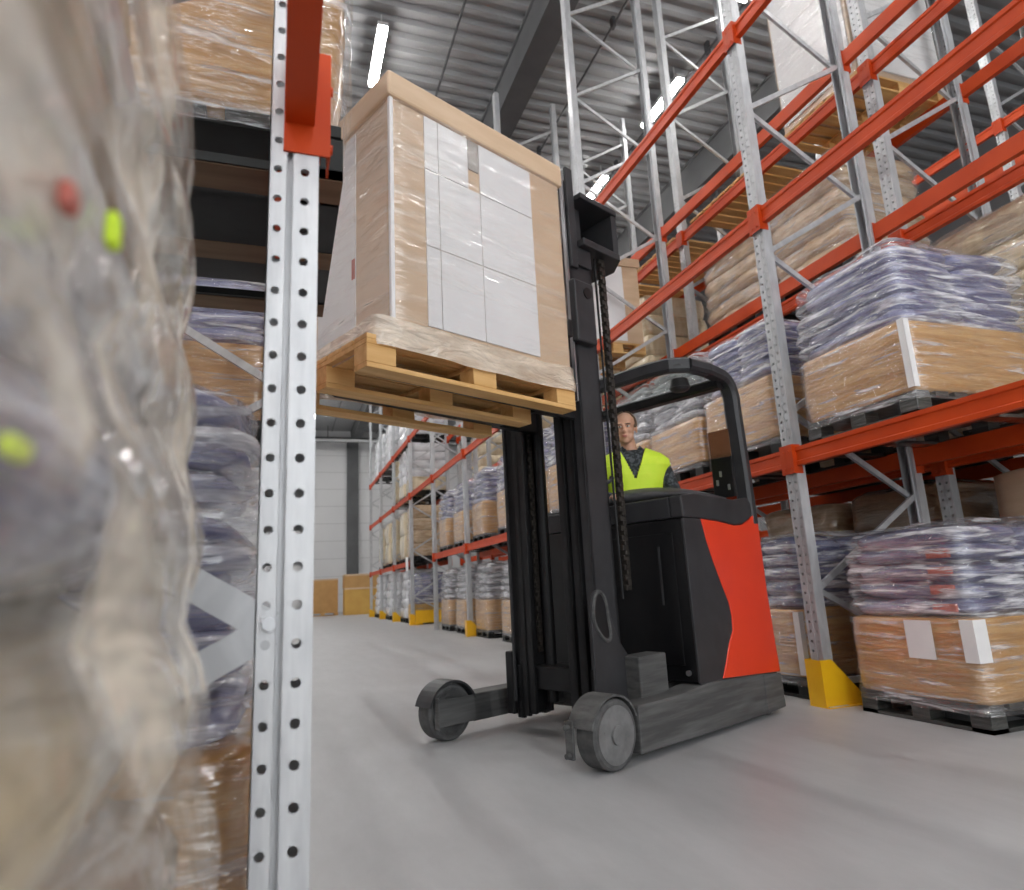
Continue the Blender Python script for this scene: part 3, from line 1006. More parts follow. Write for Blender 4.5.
# far section beyond the passage
fy = [(19.5, 20.5), (20.9, 21.9), (22.7, 23.6), (24.2, 25.1), (25.8, 26.7), (27.2, 28.2)]
where = ['nearest the open passage', 'second from the open passage', 'third from the open passage', 'fourth from the open passage', 'fifth from the open passage', 'farthest, by the back wall']
bag_load('lilac bag load on golden carton on the far rack floor, nearest the open passage', 3.66, fy[0][0], fy[0][1], 0, 1.15, 0.42, 5, 0.17, 'sack_blue', 31, group='floor loads in the far rack', base='kraft_gold')
pw = tower_load('white wrapped bag load on the floor in the far rack, second from the open passage', 3.66, fy[1][0], fy[1][1], 0, 1.45, 'sack_white', 32, layers=5, group='floor loads in the far rack', film=False, taper=0.2)
py_ = tower_load('tall cream sack load on the first shelf of the far rack, nearest the open passage', 3.66, fy[0][0], fy[0][1], 1.805, 1.5, 'sack_tan', 33, layers=4, group='first shelf loads in the far rack', film=False)
py2 = tower_load('tall yellow sack load, first shelf of the far rack, second from the open passage', 3.66, fy[1][0], fy[1][1], 1.805, 1.45, 'sack_cream', 34, layers=2, group='first shelf loads in the far rack', film=False)
p2 = tower_load('white wrapped load on the second shelf of the far rack, nearest the open passage', 3.66, fy[0][0], fy[0][1], 3.76, 1.45, 'sack_white', 35, layers=4, group='second shelf loads in the far rack', base='sack_cream', base_h=0.4, film=False)
p3 = tower_load('white wrapped load on the third shelf of the far rack, nearest the open passage', 3.66, fy[0][0], fy[0][1], 5.49, 1.5, 'sack_white', 36, layers=4, group='third shelf loads in the far rack', film=False, taper=0.15)
for k in range(1, 6):
    cyk = (fy[k][0] + fy[k][1]) / 2
    if k > 1:
        copy_tree(pw, (3.66 + 0.56, cyk, 0), pi * (k % 2), 'white wrapped bag load on the floor in the far rack, ' + where[k], 'floor loads in the far rack')
        if k < 5:
            copy_tree(py2, (3.66 + 0.56, cyk, 1.805), pi * (k % 2), 'tall yellow sack load, first shelf of the far rack, ' + where[k], 'first shelf loads in the far rack')
    if k == 1:
        copy_tree(p2, (3.66 + 0.56, cyk, 3.76), pi, 'white wrapped load on the second shelf of the far rack, second from the open passage', 'second shelf loads in the far rack')
    copy_tree(p3, (3.66 + 0.56, cyk, 5.49), pi * (k % 2), 'white wrapped load on the third shelf of the far rack, ' + where[k], 'third shelf loads in the far rack')
tower_load('narrow upright cream board stack on the second shelf of the far rack', 3.66, 22.5, 23.1, 3.76, 1.45, 'sack_cream', 37, layers=1, group='second shelf loads in the far rack', film=False)

# second rack behind
tower_load('brown wrapped sack load on the second shelf of the rear rack, right of its neighbour', 5.16, 4.45, 5.50, 3.76, 1.18, 'sack_tan', 41, layers=6, dome=0.12)
tower_load('brown wrapped sack load on the second shelf of the rear rack, left of its neighbour', 5.16, 5.75, 6.78, 3.76, 1.10, 'sack_tan', 42, layers=6, dome=0.08)
tower_load('golden wrapped load on the first shelf of the rear rack at the right edge', 5.16, 1.55, 2.55, 1.805, 1.62, 'sack_cream', 45, layers=6)
tower_load('golden wrapped load on the first shelf of the rear rack, behind the lavender bags', 5.16, 2.70, 3.72, 1.805, 1.62, 'sack_cream', 46, layers=6)
tower_load('tan wrapped load on the first shelf of the rear rack, left of the tall post', 5.16, 4.1, 5.0, 1.805, 1.2, 'sack_tan', 47, layers=6)
tower_load('tan wrapped load on the first shelf of the rear rack, behind the cab', 5.16, 5.3, 6.3, 1.805, 1.2, 'sack_tan', 48, layers=6)
tower_load('brown load with bulging top on the rear rack floor, behind the yellow guard', 5.16, 3.98, 4.98, 0, 1.42, 'sack_brown', 49, layers=3, dome=0.12, film=False)
tower_load('light cardboard load on the floor of the rear rack, above the navy bags', 5.16, 2.5, 3.6, 0, 1.42, 'kraft_lift', 50, layers=2, film=False)
tower_load('light cardboard load on the floor of the rear rack at the right edge', 5.16, 1.3, 2.35, 0, 1.42, 'sack_tan', 51, layers=3, film=False)
tower_load('tan load on the floor of the rear rack behind the truck', 5.16, 5.2, 6.2, 0, 1.42, 'sack_tan', 52, layers=4, film=False)
for k, (yy, lab) in enumerate(((8.0, 'cream load on the first shelf of the rear rack, behind the mast'), (11.2, 'cream load on the first shelf of the rear rack, left of the mast'), (14.4, 'cream load on the first shelf of the rear rack, beside the open passage'))):
    tower_load(lab, 5.16, yy, yy + 0.95, 1.805, 1.3, 'sack_cream', 53 + k, layers=4, film=False)
for k, (yy, lab) in enumerate(((8.2, 'cream load on the second shelf of the rear rack, behind the mast head'), (11.0, 'cream load on the second shelf of the rear rack, seen left of the mast'), (14.2, 'cream load on the second shelf of the rear rack, beside the open passage'), (17.3, 'cream load on the second shelf of the rear rack, across the open passage'))):
    tower_load(lab, 5.16, yy, yy + 0.95, 3.76, 1.3, 'sack_cream', 57 + k, layers=4, film=False)
# bare wooden decks on the third level of the rear rack
for k, (ya, lab) in enumerate(((5.35, 'bare slatted wooden deck on the third level of the rear rack, right one'), (6.98 + 0.1, 'bare slatted wooden deck on the third level of the rear rack, middle one'), (8.5, 'bare slatted wooden deck on the third level of the rear rack, left one'))):
    t = thing('wooden_deck', lab, 'shelf deck', (5.64, ya + 0.7, 5.49), 0, 'bare wooden decks')
    for j in range(9):
        MB().box((0, -0.6 + 0.15 * j, 0.03), (1.2, 0.125, 0.025)).build('plank', 'wood', t)
    for x in (-0.45, 0.45):
        MB().box((x, 0, 0.0085), (0.1, 1.35, 0.017)).build('batten', 'wood', t)

# ---- white carton loads on wooden pallets
def face_sheet(parent, x0, x1, y_, z0, z1, m='carton_white', name='white_carton', t=0.006):
    return MB().box(((x0 + x1) / 2, y_, (z0 + z1) / 2), (x1 - x0 - 0.004, t, z1 - z0 - 0.004), None, 0.0012).build(name, m, parent)

tw, zb = box_load('white film wrapped carton on a wooden pallet, on the third level at the upper right', (5.16 + 0.6, 4.55, 5.49), 1.2, 1.0, 1.75)
MB().box((0, -0.501, zb + 0.9), (1.12, 0.01, 1.66)).build('white_carton', 'carton_white', tw)
MB().box((-0.601, 0.0, zb + 0.9), (0.01, 0.92, 1.66)).build('white_carton', 'carton_white', tw)
hull(1.03, 1.23, 0.12, zb + 1.77, 0, 0.004, 4, 0.0, r=0.05, rough=0.006, open_bottom=True).build('stretch_film', 'film_lift', tw, smooth=True)
tc, zb = box_load('pale carton on the second shelf level just right of the mast chain', (3.62 + 0.4, 7.70, 3.76), 0.8, 1.2, 1.18)
MB().box((0, 0, zb + 1.14), (0.84, 1.22, 0.12)).build('lid', 'kraft_lift', tc)
MB().box((-0.1, -0.592, zb + 0.55), (0.5, 0.012, 1.04)).build('white_carton', 'carton_white', tc)

# lifted load on the forks ------------------------------------------------
TH = radians(24)
TO = Vector((1.245, 3.741, 0))
ax_a = Vector((cos(TH), sin(TH), 0))
ax_L = Vector((sin(TH), -cos(TH), 0))
def tw_pt(u, v, z=0):
    return TO + ax_a * u + ax_L * v + Vector((0, 0, z))
PZ = 1.79
lo, zb = box_load('big film wrapped carton on a wooden pallet, lifted high on the truck forks', tw_pt(-0.72, 0.325, PZ), 1.25, 0.77, 1.285, TH, 'white carton loads', 0.06)
L_, W_, H_ = 1.13, 0.77, 1.285
CO = 0.06
MB().box((CO, 0, zb + H_ - 0.055), (L_ + 0.02, W_ + 0.02, 0.13), None, 0.012).build('lid', 'kraft_lift', lo)
yf = -W_ / 2 + 0.006
cols = [-0.315, -0.235, 0.02, 0.385]
rows = [0.10, 0.49, 0.88, 1.16]
for i in range(3):
    for j in range(3):
        if i == 1 and j == 2:
            face_sheet(lo, cols[i], cols[i + 1] - 0.07, yf, zb + rows[j], zb + rows[j + 1])
            continue
        face_sheet(lo, cols[i], cols[i + 1], yf, zb + rows[j], zb + rows[j + 1])
face_sheet(lo, cols[2] - 0.07, cols[2], yf + 0.001, zb + 0.99, zb + 1.16, 'slot_grey', 'grey_gap')
xe = CO - L_ / 2 + 0.006
MB().box((xe, 0.10, zb + 0.58), (0.006, 0.36, 1.13)).build('white_carton', 'carton_white', lo)
MB().box((xe - 0.002, -0.065, zb + 0.44), (0.006, 0.028, 0.10)).build('red_mark', 'tape_red', lo)['label'] = 'small red mark'
MB().box((CO - L_ / 2 + 0.012, -W_ / 2 + 0.012, zb + 0.60), (0.02, 0.02, 1.15), None, 0.004).build('corner_post', 'carton_white', lo)
hull(W_ + 0.012, L_ + 0.012, 0.105, zb + H_ + 0.002, 0, 0.002, 3, 0.0, r=0.0, rough=0.004, n=160, rows=26, open_bottom=True).build('stretch_film', 'film_lift', lo, (CO, 0, 0), smooth=True)

sk = MB()
rg = []
for i in range(9):
    z = 0.092 + 0.016 * i
    rg.append([(x + Vector((x, y_, 0)).normalized().x * 0.010 * noise.noise(Vector((x * 7, y_ * 7, z * 20))), y_ + Vector((x, y_, 0)).normalized().y * 0.010 * noise.noise(Vector((x * 7, y_ * 7, z * 20))), z + 0.02 * noise.noise(Vector((x * 4, y_ * 4, 2.0)))) for (x, y_) in rrect(W_ + 0.03, L_ + 0.11, 0.0, 160)])
sk.grid_rings(rg, cap0=False, cap1=False)
sk.build('film_skirt', 'film_skirt', lo, (CO - 0.035, 0, 0), smooth=True)
# ---- left rack loads
lz = 1.80 + 0.068
f1 = tower_load('brown carton load in shiny film, top left behind the bright post', -1.05, 1.45, 2.28, lz, 1.3, 'kraft', 61, D=1.17, layers=2, pal='plastic_black', bulge=0.012, r=0.15, group='left rack loads')
for y_ in (1.505, 1.865, 2.225):
    o = MB().b(-0.585, 0.585, y_ - 1.865 - 0.05, y_ - 1.865 + 0.05, -0.002, 0.0).build('bottom_slat', 'wood_dark', f1)
bag_load('blue bag load on carton on the floor, between the foreground wrap and the bright post', -1.17, 1.27, 2.12, 0, 1.13, 0.50, 9, 0.072, 'sack_blue', 63, nx=1, ny=1, group='left rack loads', dome=0.07, fbulge=0.06)
bag_load('blue bag load on carton, deeper in the left rack above the nearer bags', -1.25, 4.35, 5.2, lz, 1.15, 0.50, 5, 0.115, 'sack_blue', 64, group='left rack loads')

# foreground load, slack film hanging over sacks
def near_load():
    t = thing('pallet_load', 'large blurred film wrapped load filling the left edge of the photo', 'pallet load', (-0.645, 0.365, 0), 0, 'left rack loads')
    plastic(t, 1.1, 0.96)
    rr = random.Random(5)
    cols_ = ['sack_navy', 'sack_navy', 'sack_tan', 'sack_brown', 'sack_cream', 'sack_navy', 'sack_white', 'sack_brown', 'sack_white', 'sack_cream']
    for l in range(10):
        sm = sack_mesh(1.0, 1.155, 0.25, l + 2, cols_[l])
        o = put('sack', sm, t, (0.0 - 0.0011 * l * l, 0.0, 0.225 + 0.148 * l))
        o.rotation_euler = (rr.uniform(-0.04, 0.04), rr.uniform(-0.03, 0.03), 0)
    for (yy, zz, mm, w_, h_) in ((-0.10, 1.052, 'tape_red', 0.011, 0.011), (-0.035, 1.075, 'vest', 0.011, 0.017), (-0.125, 0.950, 'vest', 0.016, 0.007)):
        MB().box((0.566, yy, zz), (0.006, w_, h_), None, 0.002).build('printed_mark', mm, t)
    f = MB()
    n, rows_ = 120, 60
    rings = []
    for i in range(rows_ + 1):
        tt = i / rows_
        z = 0.10 + 1.62 * tt
        base = rrect(0.99 - 0.03 * tt, 1.16, 0.06, n)
        ring = []
        for (x, y_) in base:
            k = Vector((x, y_, 0)).normalized()
            fold = noise.noise(Vector((x * 3, y_ * 3 + z * 0.8, z * 1.6))) * 0.028 + noise.noise(Vector((x * 9, y_ * 9 + z * 2, z * 5))) * 0.012
            q = 0.006 + abs(sin(pi * (z - 0.15) / 0.148)) * 0.02 + fold
            ring.append((x + k.x * q - 0.098 * tt * tt - 0.005 * tt, y_ + k.y * q, z))
        rings.append(ring)
    top = rings[-1]
    for s in (0.9, 0.6, 0.3, 0.1):
        rings.append([((x + 0.12) * s - 0.12, y_ * s, z + 0.02) for (x, y_, z) in top])
    f.grid_rings(rings, cap0=False)
    f.build('stretch_film', 'film_near', t, smooth=True)
    return t
near_load()

# ---- boxes by the far wall
def far_box(label, x0, x1, y_, z0, z1, d, m, pal=False, cat='box'):
    t = thing('cardboard_box', label, cat, ((x0 + x1) / 2, y_ + d / 2, z0), 0, 'cardboard boxes by the back wall')
    b0 = 0.0
    w = x1 - x0
    if pal:
        pallet_wood(t, w, d)
        b0 = 0.145
    MB().box((0, 0, (b0 + z1 - z0) / 2), (w - 0.02, d - 0.02, z1 - z0 - b0), None, 0.01).build('box_body', m, t)
    MB().box((0, 0, z1 - z0 - 0.04), (w, d, 0.08), None, 0.01).build('box_lid', 'kraft_lift', t)
    return t
far_box('brown box on a wooden pallet by the far wall, beside the bright post', 1.30, 2.72, 34.6, 0, 1.78, 1.2, 'kraft_plain', True)
far_box('golden box on the floor by the far wall, lower one of two stacked', 2.95, 4.55, 33.6, 0, 1.28, 1.2, 'kraft_gold')
far_box('flat orange brown box stacked on the golden box by the far wall', 2.93, 4.60, 33.6, 1.28, 1.93, 1.2, 'kraft_plain')

# ------------------------------------------------------------------ reach truck
T = thing('reach_truck', 'red and black reach truck with tall mast, driven across the aisle', 'forklift', TO, TH)
# local x = u (rearwards), y = -v, z
def leg(side):
    s = -side            # local y sign: near leg (side=+1) is at negative y
    o0, o1 = s * 0.69, s * 0.53
    wu = 0.06 if side > 0 else 0.0
    mb = MB()
    if side > 0:
        mb.prism([(0.245, 0.04), (0.245, 0.275), (0.62, 0.275), (0.98, 0.305), (1.60, 0.275), (1.60, 0.025), (0.90, 0.03)], min(o0, o1), max(o0, o1), 'Y', 0.012)
    else:
        mb.b(0.16, 1.60, min(o0, o1), max(o0, o1), 0.09, 0.255, 0.008)
        mb.b(-0.13, 0.30, s * 0.545, s * 0.53, 0.095, 0.25, 0.003)
        mb.b(-0.13, 0.30, s * 0.69, s * 0.675, 0.095, 0.25, 0.003)
        mb.b(-0.14, -0.13, s * 0.545, s * 0.50, 0.09, 0.27, 0.002)
    L = mb.build('support_leg', 't_base', T)
    # mudguard arc
    mg = MB()
    arc = []
    R0, R1 = 0.178, 0.190
    a0, a1 = (radians(20), radians(165))
    for k in range(15):
        t = a0 + (a1 - a0) * k / 14
        arc.append((wu + R1 * cos(t), 0.167 + R1 * sin(t)))
    for k in range(14, -1, -1):
        t = a0 + (a1 - a0) * k / 14
        arc.append((wu + R0 * cos(t), 0.167 + R0 * sin(t)))
    mg.prism(arc, min(s * 0.685, s * 0.53), max(s * 0.685, s * 0.53), 'Y')
    if side > 0:
        mg.b(-0.135, -0.120, -0.57, -0.52, 0.07, 0.25, 0.003)
        mg.cyl((-0.135, -0.545, 0.22), (-0.16, -0.545, 0.22), 0.014, n=8)
        mg.cyl((-0.135, -0.545, 0.09), (-0.16, -0.545, 0.09), 0.014, n=8)
    mg.build('mudguard', 't_base' if side > 0 else 't_char', L)
    # wheel
    w = MB()
    y0_, y1_ = (s * 0.685, s * 0.56)
    prof_ = [(0.10, y0_), (0.155, y0_), (0.166, y0_ - s * 0.010), (0.166, y1_ + s * 0.010), (0.155, y1_), (0.10, y1_)]
    n = 48
    rings = [[(wu + r_ * cos(2 * pi * k / n), yy, 0.167 + r_ * sin(2 * pi * k / n)) for k in range(n)] for r_, yy in prof_]
    w.grid_rings(rings)
    wh = w.build('load_wheel', 'rubber', T, smooth=False)
    h = MB()
    h.cyl((wu, s * 0.688, 0.167), (wu, s * 0.56, 0.167), 0.138, n=40)
    h.cyl((wu, s * 0.702, 0.167), (wu, s * 0.688, 0.167), 0.045, n=24)
    h.cyl((wu - 0.085, s * 0.6895, 0.19), (wu - 0.085, s * 0.688, 0.19), 0.010, n=10)
    h.build('wheel_disc', 'hub', wh)
leg(1)
leg(-1)
# chassis behind the legs
MB().prism([(0.98, -0.67), (1.83, -0.67), (1.83, 0.67), (0.98, 0.67)], 0.06, 0.29, 'Z', 0.015).build('chassis', 't_base', T)
MB().prism([(1.585, 0.025), (1.585, 0.272), (1.83, 0.25), (1.845, 0.035)], -0.695, -0.60, 'Y', 0.008).build('chassis_end', 't_base', T)
MB().cyl((1.45, -0.09, 0.17), (1.45, 0.09, 0.17), 0.17, n=32).build('drive_wheel', 'rubber', T)
MB().cyl((1.70, -0.64, 0.06), (1.70, -0.56, 0.06), 0.06, n=20).build('castor', 'rubber', T)
# battery / body block
body = MB().prism([(0.855, 0.30), (0.845, 1.265), (1.60, 1.27), (1.60, 0.30)], -0.68, 0.68, 'Y', 0.015).build('battery_cover', 't_panel', T)
MB().b(0.842, 0.849, -0.60, -0.10, 0.40, 1.18, 0.004).build('cover_panel', 't_panel', body)
MB().b(0.838, 0.847, -0.50, -0.485, 0.75, 1.10).build('panel_seam', 't_char', body)
MB().cyl((0.85, -0.62, 0.36), (0.835, -0.62, 0.36), 0.016, n=12).build('latch', 'chrome', body)
MB().prism([(0.845, 0.30), (0.838, 1.262), (1.06, 1.262), (1.15, 1.0), (1.27, 0.75), (1.29, 0.60), (1.22, 0.48), (1.12, 0.30)], -0.690, -0.675, 'Y', 0.004).build('side_panel', 't_char', T)
# red panel
red = MB()
left_edge = [(1.035, 1.262), (1.075, 1.12), (1.125, 1.0), (1.19, 0.87), (1.255, 0.745), (1.275, 0.66), (1.265, 0.57), (1.20, 0.49), (1.15, 0.40), (1.09, 0.305)]
right_edge = [(1.82, 0.262), (1.80, 0.45), (1.775, 0.80), (1.77, 1.275), (1.74, 1.33), (1.66, 1.275), (1.56, 1.24), (1.44, 1.23), (1.25, 1.25)]
red.prism(left_edge + right_edge, -0.697, -0.60, 'Y', 0.006)
red.build('counterweight_panel', 't_red', T)
red2 = MB().prism([(1.60, 0.28), (1.82, 0.262), (1.80, 0.45), (1.775, 0.80), (1.765, 1.25), (1.60, 1.25)], -0.60, 0.69, 'Y', 0.01).build('counterweight', 't_red', T)
# top deck trim
MB().prism([(0.845, 1.268), (0.835, 1.40), (1.00, 1.425), (1.50, 1.405), (1.66, 1.43), (1.70, 1.40), (1.74, 1.335), (1.66, 1.278), (1.56, 1.243), (1.44, 1.235), (1.25, 1.255)], -0.692, -0.60, 'Y', 0.012).build('deck_trim', 't_char', T)
MB().prism([(0.845, 1.268), (0.835, 1.40), (1.00, 1.42), (1.70, 1.40), (1.72, 1.26)], -0.60, 0.69, 'Y', 0.01).build('deck', 't_char', T)
# dashboard hump
dh = MB()
rings = []
for i in range(17):
    t = i / 16
    y_ = -0.66 + 1.22 * t
    hh = 0.10 * sin(pi * min(1, max(0, (t * 1.15)))) ** 0.7 + 0.015
    dh_p = []
    for k in range(15):
        a_ = pi * k / 14
        dh_p.append((1.17 + 0.27 * cos(a_), y_, 1.415 + hh * sin(a_) ** 0.8))
    rings.append(dh_p)
dh.grid_rings(rings)
dh.build('dashboard_hood', 'vinyl', T, smooth=True)
# seat
MB().b(1.10, 1.55, -0.25, 0.25, 1.20, 1.26, 0.02).build('seat', 'vinyl', T)
st = MB()
ringp = [(0.98 + 0.0 * k, 0.0, 0) for k in range(1)]
pth = [Vector((1.0 + 0.10 * cos(2 * pi * k / 28), 0.12 + 0.16 * sin(2 * pi * k / 28), 1.60 + 0.05 * cos(2 * pi * k / 28))) for k in range(28)]
st.sweep(pth, [(0.014 * cos(2 * pi * k / 8), 0.014 * sin(2 * pi * k / 8)) for k in range(8)], closed=True)
st.cyl((1.0, 0.12, 1.42), (1.0, 0.12, 1.59), 0.025, n=12)
st.box((1.0, 0.12, 1.60), (0.05, 0.30, 0.012))
st.build('steering_wheel', 'vinyl', T, smooth=False)
# display panel behind the pillar
pn = MB().b(1.655, 1.675, -0.615, -0.45, 1.45, 1.74, 0.006).build('control_panel', 't_panel', T)
MB().b(1.660, 1.668, -0.615, -0.45, 1.74, 1.94, 0.003).build('tinted_screen', 'smoke', pn)
for yy, zz in ((-0.575, 1.52), (-0.49, 1.56), (-0.52, 1.62)):
    MB().b(1.648, 1.656, yy - 0.008, yy + 0.008, zz - 0.02, zz + 0.02).build('switch', 'chrome', pn)
# overhead guard
def rr_prof(w, h, c):
    return [(-w / 2, -h / 2 + c), (-w / 2, h / 2 - c), (-w / 2 + c, h / 2), (w / 2 - c, h / 2), (w / 2, h / 2 - c), (w / 2, -h / 2 + c), (w / 2 - c, -h / 2), (-w / 2 + c, -h / 2)]
gd = MB()
def arc_pts(c, r_, a0, a1, n, f):
    return [f(c[0] + r_ * cos(a0 + (a1 - a0) * k / n), c[1] + r_ * sin(a0 + (a1 - a0) * k / n)) for k in range(n + 1)]
# near rail + rear pillar in one bent tube (x,z plane at y=-0.645)
p_ = [(1.735, -0.648, 1.25), (1.725, -0.648, 1.6), (1.70, -0.648, 2.05)]
p_ += [(1.70 - 0.17 + 0.17 * cos(a_), -0.648, 2.14 + 0.17 * sin(a_)) for a_ in [pi / 2 * k / 7 for k in range(8)]]
p_ += [(1.40, -0.640, 2.325), (1.22, -0.60, 2.335)]
gd.sweep(p_, rr_prof(0.085, 0.11, 0.02), up=(0, 1, 0))
# curved nose to the front bar
q_ = [(1.40, -0.640, 2.325), (1.22, -0.60, 2.335), (1.13, -0.52, 2.335), (1.10, -0.38, 2.335), (1.10, 0.0, 2.335), (1.10, 0.55, 2.335), (1.16, 0.63, 2.33), (1.35, 0.65, 2.31), (1.68, 0.65, 2.27)]
gd.sweep(q_, rr_prof(0.07, 0.105, 0.02))
gd.sweep([(1.70, 0.65, 2.29), (1.72, 0.65, 1.7), (1.735, 0.65, 1.25)], rr_prof(0.085, 0.09, 0.02), up=(0, 1, 0))
og = gd.build('overhead_guard', 't_char', T)
MB().sweep([(1.58, -0.64, 2.255), (1.58, 0.64, 2.255)], rr_prof(0.10, 0.075, 0.015)).build('rear_crossbar', 't_black', og)
MB().b(1.12, 1.60, -0.60, 0.62, 2.318, 2.326).build('roof_glass', 'glass', og)
wl = MB()
wl.cyl((1.40, -0.42, 2.245), (1.40, -0.42, 2.31), 0.075, 0.06, 24)
wl.ell((1.40, -0.42, 2.245), (0.07, 0.07, 0.03))
wl.build('round_lamp', 't_char', og, smooth=False)

# mast -------------------------------------------------------------
def channel(y_, out, u0, u1, z0, z1, name, m, parent=T, t=0.022, d=0.062):
    """U section open towards the middle; web on the outer side (out = sign)"""
    mb = MB()
    ya, yb = y_, y_ - out * t
    mb.b(u0, u1, min(ya, yb), max(ya, yb), z0, z1, 0.003)
    for (a_, b_) in ((u0, u0 + t), (u1 - t, u1)):
        ye = y_ - out * d
        mb.b(a_, b_, min(y_, ye), max(y_, ye), z0, z1, 0.003)
    return mb.build(name, m, parent)
MY = 0.35
for s in (-1, 1):
    channel(s * MY, s, 0.365, 0.575, 0.10, 3.05, 'outer_mast', 't_char' if s < 0 else 't_black')
    channel(s * (MY - 0.07), s, 0.345, 0.53, 0.12, 3.60, 'inner_mast', 't_black')
    channel(s * (MY - 0.14), s, 0.33, 0.49, 0.14, 3.55, 'inner_mast', 't_black')
    MB().b(0.34, 0.352, s * MY - 0.004, s * (MY - 0.022), 2.0 if s < 0 else 0.2, 3.58).build('mast_edge_strip', 'chrome' if s < 0 else 't_char', T)
MB().b(0.36, 0.54, -0.34, 0.34, 0.28, 0.42, 0.01).build('mast_crossmember', 't_black', T)
MB().b(0.42, 0.50, -0.28, 0.28, 2.9, 3.0, 0.01).build('mast_crossmember', 't_black', T)
MB().cyl((0.46, 0.12, 0.2), (0.46, 0.12, 2.9), 0.035, n=16).build('lift_cylinder', 't_black', T)
MB().cyl((0.46, -0.12, 0.2), (0.46, -0.12, 2.9), 0.035, n=16).build('lift_cylinder', 't_black', T)
# mast head: plate, two shelves and bevelled back
mh = MB()
mh.b(0.36, 0.425, -0.375, -0.352, 2.90, 3.62, 0.004)
mh.b(0.425, 0.56, -0.372, -0.354, 2.93, 3.06, 0.004)
hp = [(0.44, -0.42), (0.82, -0.42), (0.93, -0.28), (0.93, 0.26), (0.84, 0.37), (0.44, 0.37)]
mh.prism(hp, 3.06, 3.11, 'Z', 0.006)
mh.prism(hp, 3.40, 3.44, 'Z', 0.006)
mh.prism([(0.78, -0.40), (0.82, -0.41), (0.925, -0.28), (0.93, 0.26), (0.84, 0.37), (0.80, 0.36)], 3.11, 3.40, 'Z')
mh.prism([(0.44, -0.30), (0.56, -0.30), (0.56, 0.30), (0.44, 0.30)], 3.11, 3.40, 'Z')
mh.build('mast_head', 't_char', T)
# bracket with oval eye at the mast foot
oe = MB()
outer = [(0.11, 0.30)] + [(0.11 + 0.0, 0.66)] 
outer = [(0.20, 0.26), (0.20, 0.70)]
outer += [(0.275 + 0.075 * cos(a_), 0.77 + 0.095 * sin(a_)) for a_ in [pi - pi * k / 10 for k in range(11)]]
outer += [(0.385, 0.66), (0.44, 0.56), (0.49, 0.50), (0.49, 0.26)]
oe.prism(outer, -0.46, -0.44, 'Y', 0.004)
eye = oe.build('mast_bracket', 't_char', T)
rim = MB()
path = [(0.275 + 0.062 * cos(a_) + 0.05 * max(0, -sin(a_)) ** 1.5, -0.462, 0.72 + 0.135 * sin(a_)) for a_ in [2 * pi * k / 28 for k in range(28)]]
rim.sweep(path, [(0.010 * cos(2 * pi * k / 6), 0.010 * sin(2 * pi * k / 6)) for k in range(6)], up=(0, 1, 0), closed=True)
rim.build('eye_rim', 't_base', eye)
MB().prism([(0.275 + 0.05 * cos(a_) + 0.045 * max(0, -sin(a_)) ** 1.5, 0.72 + 0.12 * sin(a_)) for a_ in [2 * pi * k / 24 for k in range(24)]], -0.4615, -0.46, 'Y').build('eye_recess', 't_black', eye)
MB().b(0.46, 0.72, -0.56, -0.42, 0.25, 0.49, 0.01).build('mast_foot_block', 't_base', T)
MB().b(0.20, 0.34, -0.54, -0.36, 0.12, 0.28, 0.006).build('mast_foot', 't_black', T)
MB().b(0.34, 0.56, 0.352, 0.42, 0.12, 0.50, 0.01).build('mast_foot', 't_black', T)
# chain (near) and chain inside the far channel: interlocking plates
def chain(x, y_, z0, z1, w, name='lift_chain'):
    mb = MB()
    n = int((z1 - z0) / 0.030)
    for k in range(n):
        z = z0 + (z1 - z0) * (k + 0.5) / n
        if k % 2 == 0:
            mb.box((x, y_, z), (w, w * 0.45, 0.034), None, 0.004)
        else:
            mb.box((x, y_, z), (w * 0.62, w * 0.8, 0.034), None, 0.004)
    return mb.build(name, 'chain', T)
chain(0.70, -0.34, 0.85, 3.06, 0.055)
chain(0.42, 0.17, 0.5, 1.9, 0.04)
MB().tube([(0.66, -0.325, 0.8), (0.655, -0.325, 2.0), (0.65, -0.325, 3.06)], 0.008).build('hydraulic_hose', 't_black', T)
# side box on the mast
sb = MB().b(0.33, 0.52, -0.405, -0.352, 2.38, 2.80, 0.012).build('mast_roller_box', 't_char', T)
MB().cyl((0.45, -0.405, 2.72), (0.45, -0.412, 2.72), 0.038, n=20).build('roller_cap', 't_black', sb)
# carriage and forks
cg = MB()
cy0 = -0.325
cg.b(-0.085, -0.045, cy0 - 0.36, cy0 + 0.36, 1.86, 1.96, 0.005)
cg.b(-0.085, -0.045, cy0 - 0.36, cy0 + 0.36, 2.22, 2.32, 0.005)
for yy in (cy0 - 0.33, cy0 + 0.30):
    cg.b(-0.085, -0.045, yy, yy + 0.03, 1.86, 3.0, 0.004)
cg.b(-0.085, -0.045, cy0 - 0.33, cy0 + 0.33, 2.96, 3.0, 0.004)
for yy in (-0.30, 0.10):
    cg.b(-0.045, 0.45, yy, yy + 0.05, 1.9, 2.3, 0.005)
cg.build('fork_carriage', 't_black', T)
for yy in (cy0 - 0.19, cy0 + 0.19):
    MB().prism([(-0.09, 2.30), (-0.05, 2.30), (-0.05, 1.855), (-0.09, 1.835), (-1.15, 1.845), (-1.18, 1.86), (-0.10, 1.875), (-0.09, 1.90)], yy - 0.05, yy + 0.05, 'Y', 0.003).build('fork', 't_black', T)

